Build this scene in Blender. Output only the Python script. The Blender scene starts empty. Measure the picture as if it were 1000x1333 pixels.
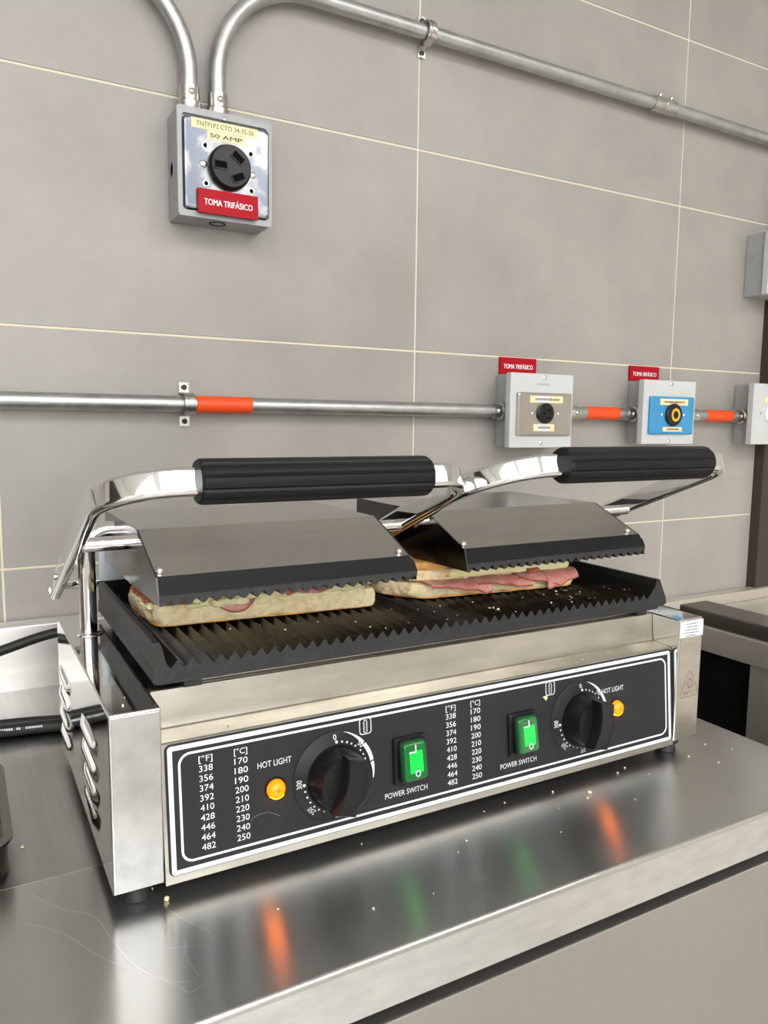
import bpy, bmesh, math, random
from mathutils import Vector, Matrix, noise
C = bpy.context.scene.collection
PI = math.pi
random.seed(7)

# ---------------------------------------------------------------- camera, world, lights, exposure
CAM_POS = Vector((-0.0769, -0.4983, 0.3135))
YAW, PITCH, ROLL = 0.5096, 0.1156, 0.0115
F_PX = 995.3
_f = Vector((math.sin(YAW)*math.cos(PITCH), math.cos(YAW)*math.cos(PITCH), -math.sin(PITCH)))
_r = Vector((math.cos(YAW), -math.sin(YAW), 0)); _u = _r.cross(_f)
_r2 = math.cos(ROLL)*_r + math.sin(ROLL)*_u; _u2 = -math.sin(ROLL)*_r + math.cos(ROLL)*_u
cd = bpy.data.cameras.new('camera'); cam = bpy.data.objects.new('camera', cd); C.objects.link(cam)
cd.sensor_fit = 'VERTICAL'; cd.sensor_height = 36.0; cd.lens = F_PX*36.0/1333.0
cd.clip_start = 0.02; cd.clip_end = 50
m = Matrix((_r2, _u2, -_f)).transposed().to_4x4(); m.translation = CAM_POS
cam.matrix_world = m
bpy.context.scene.camera = cam

w = bpy.data.worlds.new('world'); bpy.context.scene.world = w; w.use_nodes = True
w.node_tree.nodes['Background'].inputs[0].default_value = (0.8, 0.85, 0.9, 1)
w.node_tree.nodes['Background'].inputs[1].default_value = 0.3
vs = bpy.context.scene.view_settings
vs.view_transform = 'Standard'; vs.look = 'None'; vs.gamma = 1; vs.use_curve_mapping = False
vs.exposure = -0.12
PANEL_POWER = 8.6
FILL_WINDOW_POWER = 4.0           # daylight from an unseen window added to brighten the room            # emission of the ceiling LED panels

# ---------------------------------------------------------------- materials
def srgb(r, g, b):
    f = lambda c: (c/255/12.92 if c/255 <= 0.04045 else ((c/255+0.055)/1.055)**2.4)
    return (f(r), f(g), f(b), 1)

def mat(name, col, rough=0.5, metal=0.0, spec=0.5, emis=None, estr=0.0, var=0.0, vscale=(8, 8, 8), bump=0.0,
        bscale=(80, 80, 80), rvar=0.0, coat=0.0, alpha=1.0, trans=0.0, sss=0.0, detail=5, col2=None, cramp=(0.35, 0.65), aniso=0.0, tang=(1, 0, 0)):
    M = bpy.data.materials.new(name); M.use_nodes = True
    nt = M.node_tree; b = nt.nodes['Principled BSDF']
    col = tuple(col) if len(col) == 4 else tuple(col)+(1,)
    b.inputs['Base Color'].default_value = col
    b.inputs['Roughness'].default_value = rough; b.inputs['Metallic'].default_value = metal
    b.inputs['Specular IOR Level'].default_value = spec
    b.inputs['Coat Weight'].default_value = coat
    if aniso:
        b.inputs['Anisotropic'].default_value = aniso
        cv = nt.nodes.new('ShaderNodeCombineXYZ')
        for q in range(3): cv.inputs[q].default_value = tang[q]
        nt.links.new(cv.outputs[0], b.inputs['Tangent'])
    if trans: b.inputs['Transmission Weight'].default_value = trans
    if sss:
        b.inputs['Subsurface Weight'].default_value = sss
        b.inputs['Subsurface Radius'].default_value = (0.004, 0.003, 0.002)
        b.inputs['Subsurface Scale'].default_value = 1.0
    if emis is not None:
        b.inputs['Emission Color'].default_value = tuple(emis)+((1,) if len(emis) == 3 else ())
        b.inputs['Emission Strength'].default_value = estr
    tc = nt.nodes.new('ShaderNodeTexCoord')
    def nz(scale, det=detail, rg=0.6):
        mp = nt.nodes.new('ShaderNodeMapping'); mp.inputs['Scale'].default_value = scale
        nt.links.new(tc.outputs['Object'], mp.inputs['Vector'])
        n = nt.nodes.new('ShaderNodeTexNoise'); n.inputs['Scale'].default_value = 1.0
        n.inputs['Detail'].default_value = det; n.inputs['Roughness'].default_value = rg
        nt.links.new(mp.outputs[0], n.inputs['Vector']); return n
    if var or col2 is not None:
        n = nz(vscale); cr = nt.nodes.new('ShaderNodeValToRGB')
        cr.color_ramp.elements[0].position = cramp[0]; cr.color_ramp.elements[1].position = cramp[1]
        if col2 is not None:
            c2 = tuple(col2) if len(col2) == 4 else tuple(col2)+(1,)
            cr.color_ramp.elements[0].color = col; cr.color_ramp.elements[1].color = c2
        else:
            cr.color_ramp.elements[0].color = tuple(max(0, c*(1-var)) for c in col[:3])+(1,)
            cr.color_ramp.elements[1].color = tuple(min(1, c*(1+var)) for c in col[:3])+(1,)
        nt.links.new(n.outputs['Fac'], cr.inputs[0]); nt.links.new(cr.outputs[0], b.inputs['Base Color'])
    if rvar:
        n = nz(bscale); mr = nt.nodes.new('ShaderNodeMapRange')
        mr.inputs['From Min'].default_value = 0.3; mr.inputs['From Max'].default_value = 0.7
        mr.inputs['To Min'].default_value = max(0.02, rough-rvar); mr.inputs['To Max'].default_value = min(1, rough+rvar)
        nt.links.new(n.outputs['Fac'], mr.inputs['Value']); nt.links.new(mr.outputs[0], b.inputs['Roughness'])
    if bump:
        n = nz(bscale); bp = nt.nodes.new('ShaderNodeBump'); bp.inputs['Strength'].default_value = bump
        bp.inputs['Distance'].default_value = 0.001
        nt.links.new(n.outputs['Fac'], bp.inputs['Height']); nt.links.new(bp.outputs[0], b.inputs['Normal'])
    return M

K = {}
K['tile'] = mat('grey porcelain tile', srgb(160, 155, 149), 0.42, var=0.09, vscale=(5, 5, 5), bump=0.12, bscale=(60, 60, 60), detail=8)
K['grout'] = mat('cream grout', srgb(222, 212, 190), 0.8)
K['plaster'] = mat('white painted plaster', srgb(225, 223, 218), 0.8)
K['floor'] = mat('pale grey floor tile', srgb(196, 192, 184), 0.5, var=0.1)
K['farwall'] = mat('white wall tile', srgb(222, 219, 212), 0.5, var=0.08)
K['dark'] = mat('dark recess', (0.006, 0.0055, 0.005), 0.8, 0.0, 0.05)
K['trimdark'] = mat('dark brown door frame', srgb(62, 50, 44), 0.5)
K['counter'] = mat('brushed counter steel', (0.48, 0.47, 0.455), 0.30, 1.0, var=0.06, vscale=(140, 3, 3), aniso=0.5, tang=(1, 0, 0))
K['rail'] = mat('brushed front steel', (0.52, 0.52, 0.505), 0.28, 1.0, var=0.04, vscale=(9, 9, 9), aniso=0.75, tang=(0, 1, 0))
K['apron'] = mat('scuffed apron steel', (0.66, 0.66, 0.65), 0.42, 1.0, var=0.06, vscale=(40, 40, 130), bump=0.10, bscale=(45, 300, 220), rvar=0.06, aniso=0.6, tang=(0, 0, 1))
K['splash'] = mat('backsplash steel', (0.80, 0.78, 0.75), 0.45, 1.0, var=0.04, vscale=(3, 3, 60), aniso=0.7, tang=(0, 0, 1))
K['door'] = mat('brushed cabinet steel', (0.47, 0.455, 0.435), 0.42, 1.0, var=0.05, vscale=(3, 3, 3), bump=0.02, bscale=(400, 400, 5), rvar=0.04)
K['mirror'] = mat('polished housing steel', (0.78, 0.77, 0.75), 0.07, 1.0, var=0.04, vscale=(12, 12, 12))
K['satin'] = mat('satin housing steel', (0.52, 0.515, 0.515), 0.38, 1.0, var=0.09, vscale=(45, 45, 45), rvar=0.08, bscale=(120, 120, 120))
K['casing'] = mat('brushed casing steel', (0.54, 0.51, 0.455), 0.30, 1.0, var=0.12, vscale=(14, 40, 60), bump=0.05, bscale=(6, 500, 500))
K['lid'] = mat('brushed lid steel', (0.52, 0.505, 0.48), 0.20, 1.0, var=0.05, vscale=(6, 40, 40), rvar=0.03, bscale=(5, 300, 300))
K['lidside'] = mat('polished lid side with dark reflection', (0.10, 0.10, 0.105), 0.20, 1.0, var=0.1, vscale=(30, 30, 30))  # dark reflections on the lid sides are put into this steel colour
K['guard'] = mat('plain guard steel', (0.62, 0.66, 0.69), 0.4, 1.0)
K['chrome'] = mat('chrome', (0.80, 0.80, 0.80), 0.06, 1.0)
K['screw'] = mat('nickel screw', (0.75, 0.74, 0.70), 0.18, 1.0)
K['iron'] = mat('black cast iron', (0.013, 0.013, 0.014), 0.40, 0.0, 0.45, var=0.3, vscale=(200, 200, 200), bump=0.9, bscale=(650, 650, 650), rvar=0.10)
K['irontop'] = mat('black enamelled iron', (0.006, 0.006, 0.0066), 0.45, 0.0, 0.16, bump=0.08, bscale=(900, 900, 900))
K['greasy'] = mat('greasy grooved iron', (0.008, 0.0075, 0.006), 0.26, 0.0, 0.5, col2=(0.016, 0.013, 0.008), vscale=(60, 6, 20), rvar=0.06, bscale=(60, 12, 60))
K['grip'] = mat('black grip rubber', (0.008, 0.0085, 0.009), 0.42, 0.0, 0.22)
K['plastic'] = mat('black plastic', (0.009, 0.009, 0.010), 0.30, 0.0, 0.35)
K['dial'] = mat('black dial print', (0.009, 0.009, 0.010), 0.36, 0.0, 0.3)
K['panel'] = mat('black textured overlay', (0.016, 0.017, 0.018), 0.5, 0.0, 0.3, col2=(0.040, 0.041, 0.043), vscale=(1500, 1500, 1500), cramp=(0.55, 0.8), bump=0.12, bscale=(1200, 1200, 1200))
K['white'] = mat('white print', srgb(224, 230, 233), 0.5)
K['rubber'] = mat('black rubber', (0.012, 0.012, 0.012), 0.5)
K['galv'] = mat('galvanized conduit', (0.50, 0.51, 0.51), 0.42, 1.0, var=0.12, vscale=(30, 30, 30), bump=0.04, bscale=(120, 120, 120), rvar=0.06)
K['cast'] = mat('zinc fitting', (0.58, 0.57, 0.55), 0.26, 1.0, var=0.1, vscale=(80, 80, 80))
K['orange'] = mat('orange tape', srgb(238, 78, 20), 0.45)
K['boxgrey'] = mat('grey painted steel box', srgb(168, 170, 170), 0.42, 0.0, 0.5, var=0.03)
K['boxzinc'] = mat('zinc outlet box', srgb(160, 161, 162), 0.45, 0.3, 0.4, var=0.06, vscale=(30, 30, 30))
K['lidgrey'] = mat('pale grey cover', srgb(202, 204, 204), 0.45, 0.0, 0.4)
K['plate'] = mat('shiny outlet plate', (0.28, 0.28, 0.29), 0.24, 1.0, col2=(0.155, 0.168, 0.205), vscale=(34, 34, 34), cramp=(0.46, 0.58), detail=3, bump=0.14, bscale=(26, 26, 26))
K['plate2'] = mat('brushed outlet plate', (0.50, 0.47, 0.43), 0.28, 1.0, bump=0.05, bscale=(10, 10, 500))
K['blue'] = mat('blue protective film plate', srgb(70, 158, 212), 0.25, 0.35, 0.5, var=0.08, vscale=(20, 20, 20))
K['cream'] = mat('cream label tape', srgb(246, 224, 178), 0.5)
K['ink'] = mat('black ink', (0.02, 0.02, 0.02), 0.6)
K['inkgrey'] = mat('grey ink', srgb(120, 118, 116), 0.6)
K['red'] = mat('red engraved label', srgb(172, 2, 28), 0.45, 0.0, 0.2)
K['yellow'] = mat('yellow ring', srgb(230, 180, 30), 0.4)
K['sticker'] = mat('white sticker', srgb(238, 240, 240), 0.45)
K['brown'] = mat('brown sticker print', srgb(140, 104, 80), 0.5, 0.3)
K['amber'] = mat('amber indicator lens', srgb(255, 120, 5), 0.2, emis=(1.0, 0.115, 0.001), estr=3.0)
K['ambergrid'] = mat('amber grid line', srgb(196, 84, 0), 0.4)
K['amberboost'] = mat('amber reflection boost', srgb(255, 150, 20), 0.3, emis=(1.0, 0.24, 0.004), estr=26.0)  # added glow that feeds the orange streak on the counter
K['green'] = mat('green switch cap', (0.0, 0.11, 0.02), 0.08, 0.0, 0.5, emis=(0.0, 0.5, 0.06), estr=0.04, coat=0.5)
K['greenlit'] = mat('lit green window', (0.0, 0.45, 0.05), 0.15, 0.0, 0.5, emis=(0.0, 0.75, 0.045), estr=0.6)
K['crumb'] = mat('ciabatta crumb', srgb(255, 236, 192), 0.8, col2=srgb(230, 192, 130), vscale=(150, 150, 150), bump=1.0, bscale=(420, 420, 420), sss=0.2, cramp=(0.46, 0.76))
K['toast'] = mat('toasted crust', srgb(240, 178, 100), 0.6, col2=srgb(160, 88, 34), vscale=(40, 40, 60), bump=0.5, bscale=(300, 300, 300), cramp=(0.45, 0.75))
K['cheese'] = mat('melted cheese', srgb(255, 246, 200), 0.28, col2=srgb(250, 234, 170), vscale=(60, 60, 60), sss=0.25)
K['ham'] = mat('pink ham', srgb(226, 160, 150), 0.32, col2=srgb(206, 130, 120), vscale=(50, 50, 50), sss=0.15)
K['hamrind'] = mat('browned ham edge', srgb(176, 96, 66), 0.42)
K['bright'] = mat('scratch', (0.85, 0.85, 0.83), 0.3, 1.0)
K['sidetable'] = mat('dim table steel', (0.82, 0.78, 0.73), 0.52, 1.0, aniso=0.5, tang=(0, 0, 1))
K['rimdark'] = mat('steel rim with dark reflection', (0.21, 0.19, 0.175), 0.38, 1.0)  # the rim's dark reflection is put into the steel colour
K['pan'] = mat('dark steel pan', (0.22, 0.215, 0.20), 0.22, 1.0)
K['ledframe'] = mat('white lamp frame', srgb(235, 235, 235), 0.5)
K['led'] = mat('LED diffuser', (0.9, 0.9, 0.9), 0.5, emis=(1.0, 0.995, 0.985), estr=PANEL_POWER)
K['window_fill'] = mat('fill daylight', (0.9, 0.95, 1.0), 0.5, emis=(0.93, 0.97, 1.0), estr=FILL_WINDOW_POWER)

# ---------------------------------------------------------------- mesh helpers
def box(bm, x0, x1, y0, y1, z0, z1, bev=0.0, seg=2):
    g = bmesh.ops.create_cube(bm, size=1)['verts']
    for v in g: v.co = Vector((x0+(v.co.x+.5)*(x1-x0), y0+(v.co.y+.5)*(y1-y0), z0+(v.co.z+.5)*(z1-z0)))
    if bev:
        es = list({e for v in g for e in v.link_edges})
        bmesh.ops.bevel(bm, geom=es, offset=bev, segments=seg, affect='EDGES', profile=0.5)
    return bm
def nb(): return bmesh.new()
def ngon_prism(bm, loopA, loopB):
    """closed solid between two equal-length 3D loops"""
    a = [bm.verts.new(p) for p in loopA]; b = [bm.verts.new(p) for p in loopB]; n = len(a)
    for i in range(n): bm.faces.new((a[i], a[(i+1) % n], b[(i+1) % n], b[i]))
    bm.faces.new(a[::-1]); bm.faces.new(b)
    return bm
def lathe(bm, prof, origin, axis, n=32):
    """prof: list of (radius, height along axis)"""
    ax = Vector(axis).normalized(); t = Vector((0, 0, 1)) if abs(ax.z) < .9 else Vector((1, 0, 0))
    e1 = ax.cross(t).normalized(); e2 = ax.cross(e1); o = Vector(origin); rings = []
    for r, h in prof:
        if r < 1e-7: rings.append([bm.verts.new(o+ax*h)])
        else: rings.append([bm.verts.new(o+ax*h+(e1*math.cos(2*PI*i/n)+e2*math.sin(2*PI*i/n))*r) for i in range(n)])
    for A, B in zip(rings, rings[1:]):
        for i in range(n):
            j = (i+1) % n
            if len(A) == 1 and len(B) == 1: continue
            if len(A) == 1: bm.faces.new((A[0], B[j], B[i]))
            elif len(B) == 1: bm.faces.new((A[i], A[j], B[0]))
            else: bm.faces.new((A[i], A[j], B[j], B[i]))
    if len(rings[0]) > 1: bm.faces.new(rings[0][::-1])
    if len(rings[-1]) > 1: bm.faces.new(rings[-1])
    return bm
def sweep(bm, pts, sec, N=None, caps=True):
    """sec: list of (a,b): a along N (or transported normal), b sideways"""
    P = [Vector(p) for p in pts]; rings = []; nrm = None
    for i, p in enumerate(P):
        t = (P[min(i+1, len(P)-1)]-P[max(i-1, 0)]).normalized()
        if N is not None: nn = Vector(N) - t*t.dot(Vector(N)); nn.normalize()
        else:
            if nrm is None: nrm = Vector((0, 0, 1)) if abs(t.z) < .9 else Vector((0, 1, 0))
            nn = (nrm - t*t.dot(nrm)).normalized(); nrm = nn
        s = t.cross(nn)
        rings.append([bm.verts.new(p+nn*a+s*b) for a, b in sec])
    n = len(sec)
    for A, B in zip(rings, rings[1:]):
        for i in range(n): bm.faces.new((A[i], A[(i+1) % n], B[(i+1) % n], B[i]))
    if caps: bm.faces.new(rings[0][::-1]); bm.faces.new(rings[-1])
    return bm
def circ(r, n=16): return [(r*math.cos(2*PI*i/n), r*math.sin(2*PI*i/n)) for i in range(n)]
def rrect(w, h, r, n=4):
    o = []
    for cx, cy, a0 in ((w/2-r, h/2-r, 0), (-w/2+r, h/2-r, PI/2), (-w/2+r, -h/2+r, PI), (w/2-r, -h/2+r, 1.5*PI)):
        for k in range(n+1): a = a0+k*PI/2/n; o.append((cx+r*math.cos(a), cy+r*math.sin(a)))
    return o
def smooth_path(pts, k=8):
    P = [Vector(p) for p in pts]; o = []
    for i in range(len(P)-1):
        p0 = P[max(i-1, 0)]; p1 = P[i]; p2 = P[i+1]; p3 = P[min(i+2, len(P)-1)]
        for j in range(k):
            t = j/k
            o.append(0.5*((2*p1)+(p2-p0)*t+(2*p0-5*p1+4*p2-p3)*t*t+(3*p1-p0-3*p2+p3)*t**3))
    o.append(P[-1]); return o

ORIG = {}
def obj(name, bm, m, parent=None, smooth=True, angle=35, kind=None, label=None):
    """link one mesh object; vertices are given in world metres"""
    bmesh.ops.remove_doubles(bm, verts=bm.verts, dist=1e-7)
    bmesh.ops.recalc_face_normals(bm, faces=bm.faces)
    if parent is not None: L = ORIG[parent.name]
    else:
        xs = [v.co for v in bm.verts]
        L = Vector(((min(v.x for v in xs)+max(v.x for v in xs))/2, (min(v.y for v in xs)+max(v.y for v in xs))/2, min(v.z for v in xs)))
    for v in bm.verts: v.co -= L
    me = bpy.data.meshes.new(name); 
    for f in bm.faces: f.smooth = smooth
    if smooth:
        a = math.radians(angle)
        for e in bm.edges:
            if len(e.link_faces) == 2 and e.calc_face_angle(0) > a: e.smooth = False
    bm.to_mesh(me); bm.free()
    me.materials.append(K[m] if isinstance(m, str) else m)
    o = bpy.data.objects.new(name, me); C.objects.link(o)
    if smooth:
        wn = o.modifiers.new('weighted_normal', 'WEIGHTED_NORMAL'); wn.keep_sharp = True
    if parent is None: o.location = L
    else: o.parent = parent
    ORIG[o.name] = L
    if kind: o['kind'] = kind
    if label: o['label'] = label
    return o
def tag(o, label, cat, group=None):
    o['label'] = label; o['category'] = cat
    if group: o['group'] = group
    return o
def thing(name, loc, label, cat, group=None):
    o = bpy.data.objects.new(name, None); C.objects.link(o); o.location = loc; o.empty_display_size = 0.02
    ORIG[o.name] = Vector(loc); return tag(o, label, cat, group)
def struct(name, bm, m, **k): return obj(name, bm, m, kind='structure', **k)

_tc = {}
def text_geo(s, off=0.0):
    key = (s, off)
    if key in _tc: return _tc[key]
    cu = bpy.data.curves.new('t', 'FONT'); cu.body = s; cu.resolution_u = 3; cu.offset = off
    o = bpy.data.objects.new('t', cu); C.objects.link(o)
    dg = bpy.context.evaluated_depsgraph_get(); me = o.evaluated_get(dg).to_mesh()
    vs_ = [v.co.copy() for v in me.vertices]; fs = [tuple(p.vertices) for p in me.polygons]
    o.evaluated_get(dg).to_mesh_clear(); bpy.data.objects.remove(o); bpy.data.curves.remove(cu)
    _tc[key] = (vs_, fs); return _tc[key]
def text(bm, s, fn, x0, x1, y0, y1, bold=0.0):
    """fit the word into the rectangle x0..x1, y0..y1 of a surface; fn(x,y) gives world points"""
    V, Fs = text_geo(s)
    ax, bx = min(v.x for v in V), max(v.x for v in V); ay, by = min(v.y for v in V), max(v.y for v in V)
    sh = (0.0,) if not 0.0002 <= bold < 0.01 else (-0.45*bold, 0.45*bold)       # heavier strokes: two copies, a hair apart
    for k, dx in enumerate(sh):
        vs_ = [bm.verts.new(fn(x0+dx+(v.x-ax)/(bx-ax)*(x1-x0), y0+(v.y-ay)/(by-ay)*(y1-y0)) - Vector((0, 4e-5*k, 0))) for v in V]
        for f in Fs:
            try: bm.faces.new([vs_[i] for i in f])
            except ValueError: pass
def ringflat(bm, outer, inner, fn):
    a = [bm.verts.new(fn(*p)) for p in outer]; b = [bm.verts.new(fn(*p)) for p in inner]; n = len(a)
    for i in range(n): bm.faces.new((a[i], a[(i+1) % n], b[(i+1) % n], b[i]))
def disc(bm, cx, cy, r, fn, n=14): bm.faces.new([bm.verts.new(fn(cx+r*math.cos(2*PI*i/n), cy+r*math.sin(2*PI*i/n))) for i in range(n)])
def quad(bm, x0, x1, y0, y1, fn): bm.faces.new([bm.verts.new(fn(*p)) for p in ((x0, y0), (x1, y0), (x1, y1), (x0, y1))])
def stroke(bm, pts, wd, fn):
    P = [Vector(p) for p in pts]
    L, R_ = [], []
    for i, p in enumerate(P):
        t = (P[min(i+1, len(P)-1)]-P[max(i-1, 0)]).normalized(); q = Vector((-t.y, t.x))*wd/2
        L.append(bm.verts.new(fn(*(p+q)))); R_.append(bm.verts.new(fn(*(p-q))))
    for i in range(len(P)-1): bm.faces.new((L[i], L[i+1], R_[i+1], R_[i]))
def screw_bm(o, ax, r, h):
    bm = nb(); lathe(bm, [(r, -0.0005), (r, 0), (r*.9, h*.55), (r*.55, h*.92), (0, h)], o, ax, 16); return bm

# ================================================================ STRUCTURE
WY = 0.5369
TZ = -0.013            # worktop height
zs = [-0.9, -0.7, -0.45, -0.165, 0.1294, 0.4255, 0.7249, 1.018, 1.311, 1.604, 1.75]
xs = [-2.5, -1.80, -1.211, -0.623, -0.0345, 0.5538, 1.1311, 1.400]
bm = nb(); box(bm, -2.5, 1.40, WY+0.0010, WY+0.12, -0.9, 1.75); wall = struct('wall_back', bm, 'grout', smooth=False)
G = 0.00145
for i in range(len(xs)-1):
    for j in range(len(zs)-1):
        if zs[j] < -0.2: continue
        bm = nb(); box(bm, xs[i]+G, xs[i+1]-(G if i < len(xs)-2 else 0), WY, WY+0.009, zs[j]+G, zs[j+1]-G, 0.0006, 1)
        t = obj('tile', bm, 'tile', wall, smooth=False)
bm = nb(); box(bm, 1.40, 1.475, WY-0.022, WY+0.12, -0.9, 1.75, 0.003); struct('trim_1', bm, 'trimdark')
bm = nb(); box(bm, 1.475, 3.2, WY+0.02, WY+0.12, -0.9, 1.75); struct('wall_back_far', bm, 'farwall', smooth=False)
bm = nb(); box(bm, -2.6, 3.3, -3.1, WY+0.2, -1.0, -0.9); struct('floor', bm, 'floor', smooth=False)
bm = nb(); box(bm, -2.6, 3.3, -3.1, WY+0.2, 1.75, 1.85); struct('ceiling', bm, 'plaster', smooth=False)
bm = nb(); box(bm, -2.6, -2.5, -3.1, WY+0.2, -0.9, 1.75); struct('wall_left', bm, 'farwall', smooth=False)
bm = nb(); box(bm, 3.2, 3.3, -3.1, WY+0.2, -0.9, 1.75); struct('wall_right', bm, 'farwall', smooth=False)
bm = nb(); box(bm, -2.6, 3.3, -3.1, -3.0, -0.9, 1.75); struct('wall_front', bm, 'farwall', smooth=False)

bm = nb(); box(bm, -2.5, -2.46, -0.95, 0.15, -0.9, 1.35, .004); d1 = struct('reflection_door_1', bm, 'trimdark')  # unseen door, added to give the chrome bends a dark reflection
bm = nb(); lathe(bm, [(.012, 0), (.012, .05), (.02, .055), (.02, .07)], (-2.46, -.85, .1), (1, 0, 0), 16); obj('reflection_door_handle', bm, 'screw', d1)
wx0, wx1, wz0, wz1 = -1.9, 0.7, 0.0, 1.25
bm = nb(); box(bm, wx0, wx1, -3.0, -2.985, wz0, wz1); win = struct('fill_window_1', bm, 'window_fill', smooth=False)  # unseen glowing window, added to lift the lower wall and fronts
for a, b, c_, d_ in ((wx0-.05, wx1+.05, wz0-.05, wz0), (wx0-.05, wx1+.05, wz1, wz1+.05), (wx0-.05, wx0, wz0, wz1), (wx1, wx1+.05, wz0, wz1), (-1.05, -1.01, wz0, wz1), (-.2, -.16, wz0, wz1)):
    bm = nb(); box(bm, a, b, -3.0, -2.95, c_, d_, .002); obj('fill_window_frame', bm, 'ledframe', win)
# ceiling LED panels (they light the room)
LED_SPOTS = [('left end', 'nearer the grill', -1.4, -1.75), ('middle', 'nearer the grill', 0.1, -1.75), ('right end', 'nearer the grill', 1.6, -1.75),
             ('left end', 'far from the grill', -1.4, -2.62), ('middle', 'far from the grill', 0.1, -2.62), ('right end', 'far from the grill', 1.6, -2.62)]
for wh, row, x, y in LED_SPOTS:
    t = thing('ceiling_light', (x, y, 1.72), 'oblong white LED ceiling panel, %s of the row %s' % (wh, row), 'ceiling light', 'ceiling lights')
    bm = nb(); box(bm, x-.61, x+.61, y-.31, y+.31, 1.735, 1.75, 0.003); obj('lamp_frame', bm, 'ledframe', t)
    bm = nb(); box(bm, x-.585, x+.585, y-.285, y+.285, 1.730, 1.736); obj('diffuser', bm, 'led', t, smooth=False)

# ================================================================ WORK COUNTER
ct = thing('steel_counter', (-0.2, 0.2, -0.9), 'brushed stainless steel work counter carrying the double sandwich grill', 'counter')
CX1 = 0.640; CY0 = -0.117
bm = nb(); box(bm, -1.5, CX1, 0.066, 0.5, TZ-0.030, TZ-0.0004, 0.0004, 1); obj('worktop', bm, 'counter', ct, smooth=False)
bm = nb(); q = [(.0657, TZ-.0035), (.0657, TZ-.0004), (.0653, TZ)]+[(CY0+.0030-.0030*math.sin(PI/2*k/6), TZ-.0030+.0030*math.cos(PI/2*k/6)) for k in range(7)]+[(CY0, TZ-.0045), (CY0+.003, TZ-.0045), (CY0+.003, TZ-.0035)]
ngon_prism(bm, [Vector((-1.5, a, b)) for a, b in q], [Vector((CX1, a, b)) for a, b in q]); obj('front_strip', bm, 'rail', ct)
bm = nb(); box(bm, -1.5, CX1, CY0, CY0+0.02, -0.0505, TZ-0.0045); obj('apron', bm, 'apron', ct, smooth=False)
bm = nb(); box(bm, -1.5, 0.62, 0.499, 0.531, TZ-0.03, 0.0655, 0.0025, 2); obj('backsplash', bm, 'splash', ct)
bm = nb(); box(bm, -1.5, CX1-.004, CY0+0.02, 0.48, -0.06, TZ-0.0305); obj('apron_gap_shade', bm, 'dark', ct, smooth=False)  # black block puts the shade into the gap below the apron
for x0, x1 in ((-1.5, -0.56), (-0.555, CX1-.006)):
    bm = nb(); box(bm, x0, x1, CY0-0.001, CY0+0.02, -0.86, -0.0598, 0.0018, 2); obj('cabinet_panel', bm, 'door', ct)
bm = nb(); box(bm, -1.49, CX1-.008, CY0+0.022, 0.47, -0.86, -0.0605); obj('cabinet_body', bm, 'dark', ct, smooth=False)
for x0 in (-1.45, -0.5, 0.58):
    for y0 in (-.06, .42):
        bm = nb(); lathe(bm, [(.018, 0), (.018, .04)], (x0, y0, -0.9), (0, 0, 1), 16); obj('counter_foot', bm, 'rubber', ct)
# scratches in the front strip
bm = nb()
fz = lambda x, y: Vector((x, y, TZ+0.00012))
def px_arc(pts, wd): stroke(bm, smooth_path([(a, b, 0) for a, b in pts], 8) and [(q.x, q.y) for q in smooth_path([(a, b, 0) for a, b in pts], 8)], wd, fz)
px_arc([(-.046, .050), (-.028, .022), (-.012, .006), (-.004, -.030), (.004, -.058), (.020, -.082)], .00035)
px_arc([(-.052, .020), (-.030, -.006), (-.016, -.034), (.006, -.066), (.022, -.080), (.030, -.085)], .0003)
px_arc([(.030, -.004), (.042, -.030), (.052, -.047)], .0004)
px_arc([(.014, -.044), (.032, -.052), (.044, -.056)], .0003)
px_arc([(.022, -.085), (.026, -.092), (.036, -.089)], .0004)
px_arc([(.036, -.046), (.032, -.060), (.034, -.082)], .0003)
px_arc([(.000, .004), (.022, -.008), (.040, -.020)], .0002)
px_arc([(.226, -.010), (.236, -.012), (.240, -.018)], .0004)
px_arc([(.232, -.006), (.230, -.018)], .0003)
obj('scratch_mark', bm, 'bright', ct, smooth=False, kind='stuff')

# steel pan at the left
pn = thing('steel_pan', (-0.15, 0.22, TZ), 'dark steel pan with rounded corners on the counter at the left picture edge', 'pan')
def pan_loop(g, z, cx=-0.16, cy=0.150, w_=0.205, h_=0.16, r=0.022):
    return [Vector((cx+a, cy+b, z)) for a, b in rrect(w_+2*g, h_+2*g, r+g, 6)]
bm = nb(); Ls = [pan_loop(-.004, TZ+.0002), pan_loop(0, TZ+.003), pan_loop(0.0, TZ+.024), pan_loop(.0035, TZ+.026), pan_loop(.0035, TZ+.028), pan_loop(-.003, TZ+.028), pan_loop(-.004, TZ+.005)]
vv = [[bm.verts.new(p) for p in L] for L in Ls]; n = len(vv[0])
for A, B in zip(vv, vv[1:]):
    for i in range(n): bm.faces.new((A[i], A[(i+1) % n], B[(i+1) % n], B[i]))
bm.faces.new(vv[0][::-1]); bm.faces.new(vv[-1]); obj('pan_body', bm, 'pan', pn)

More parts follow.
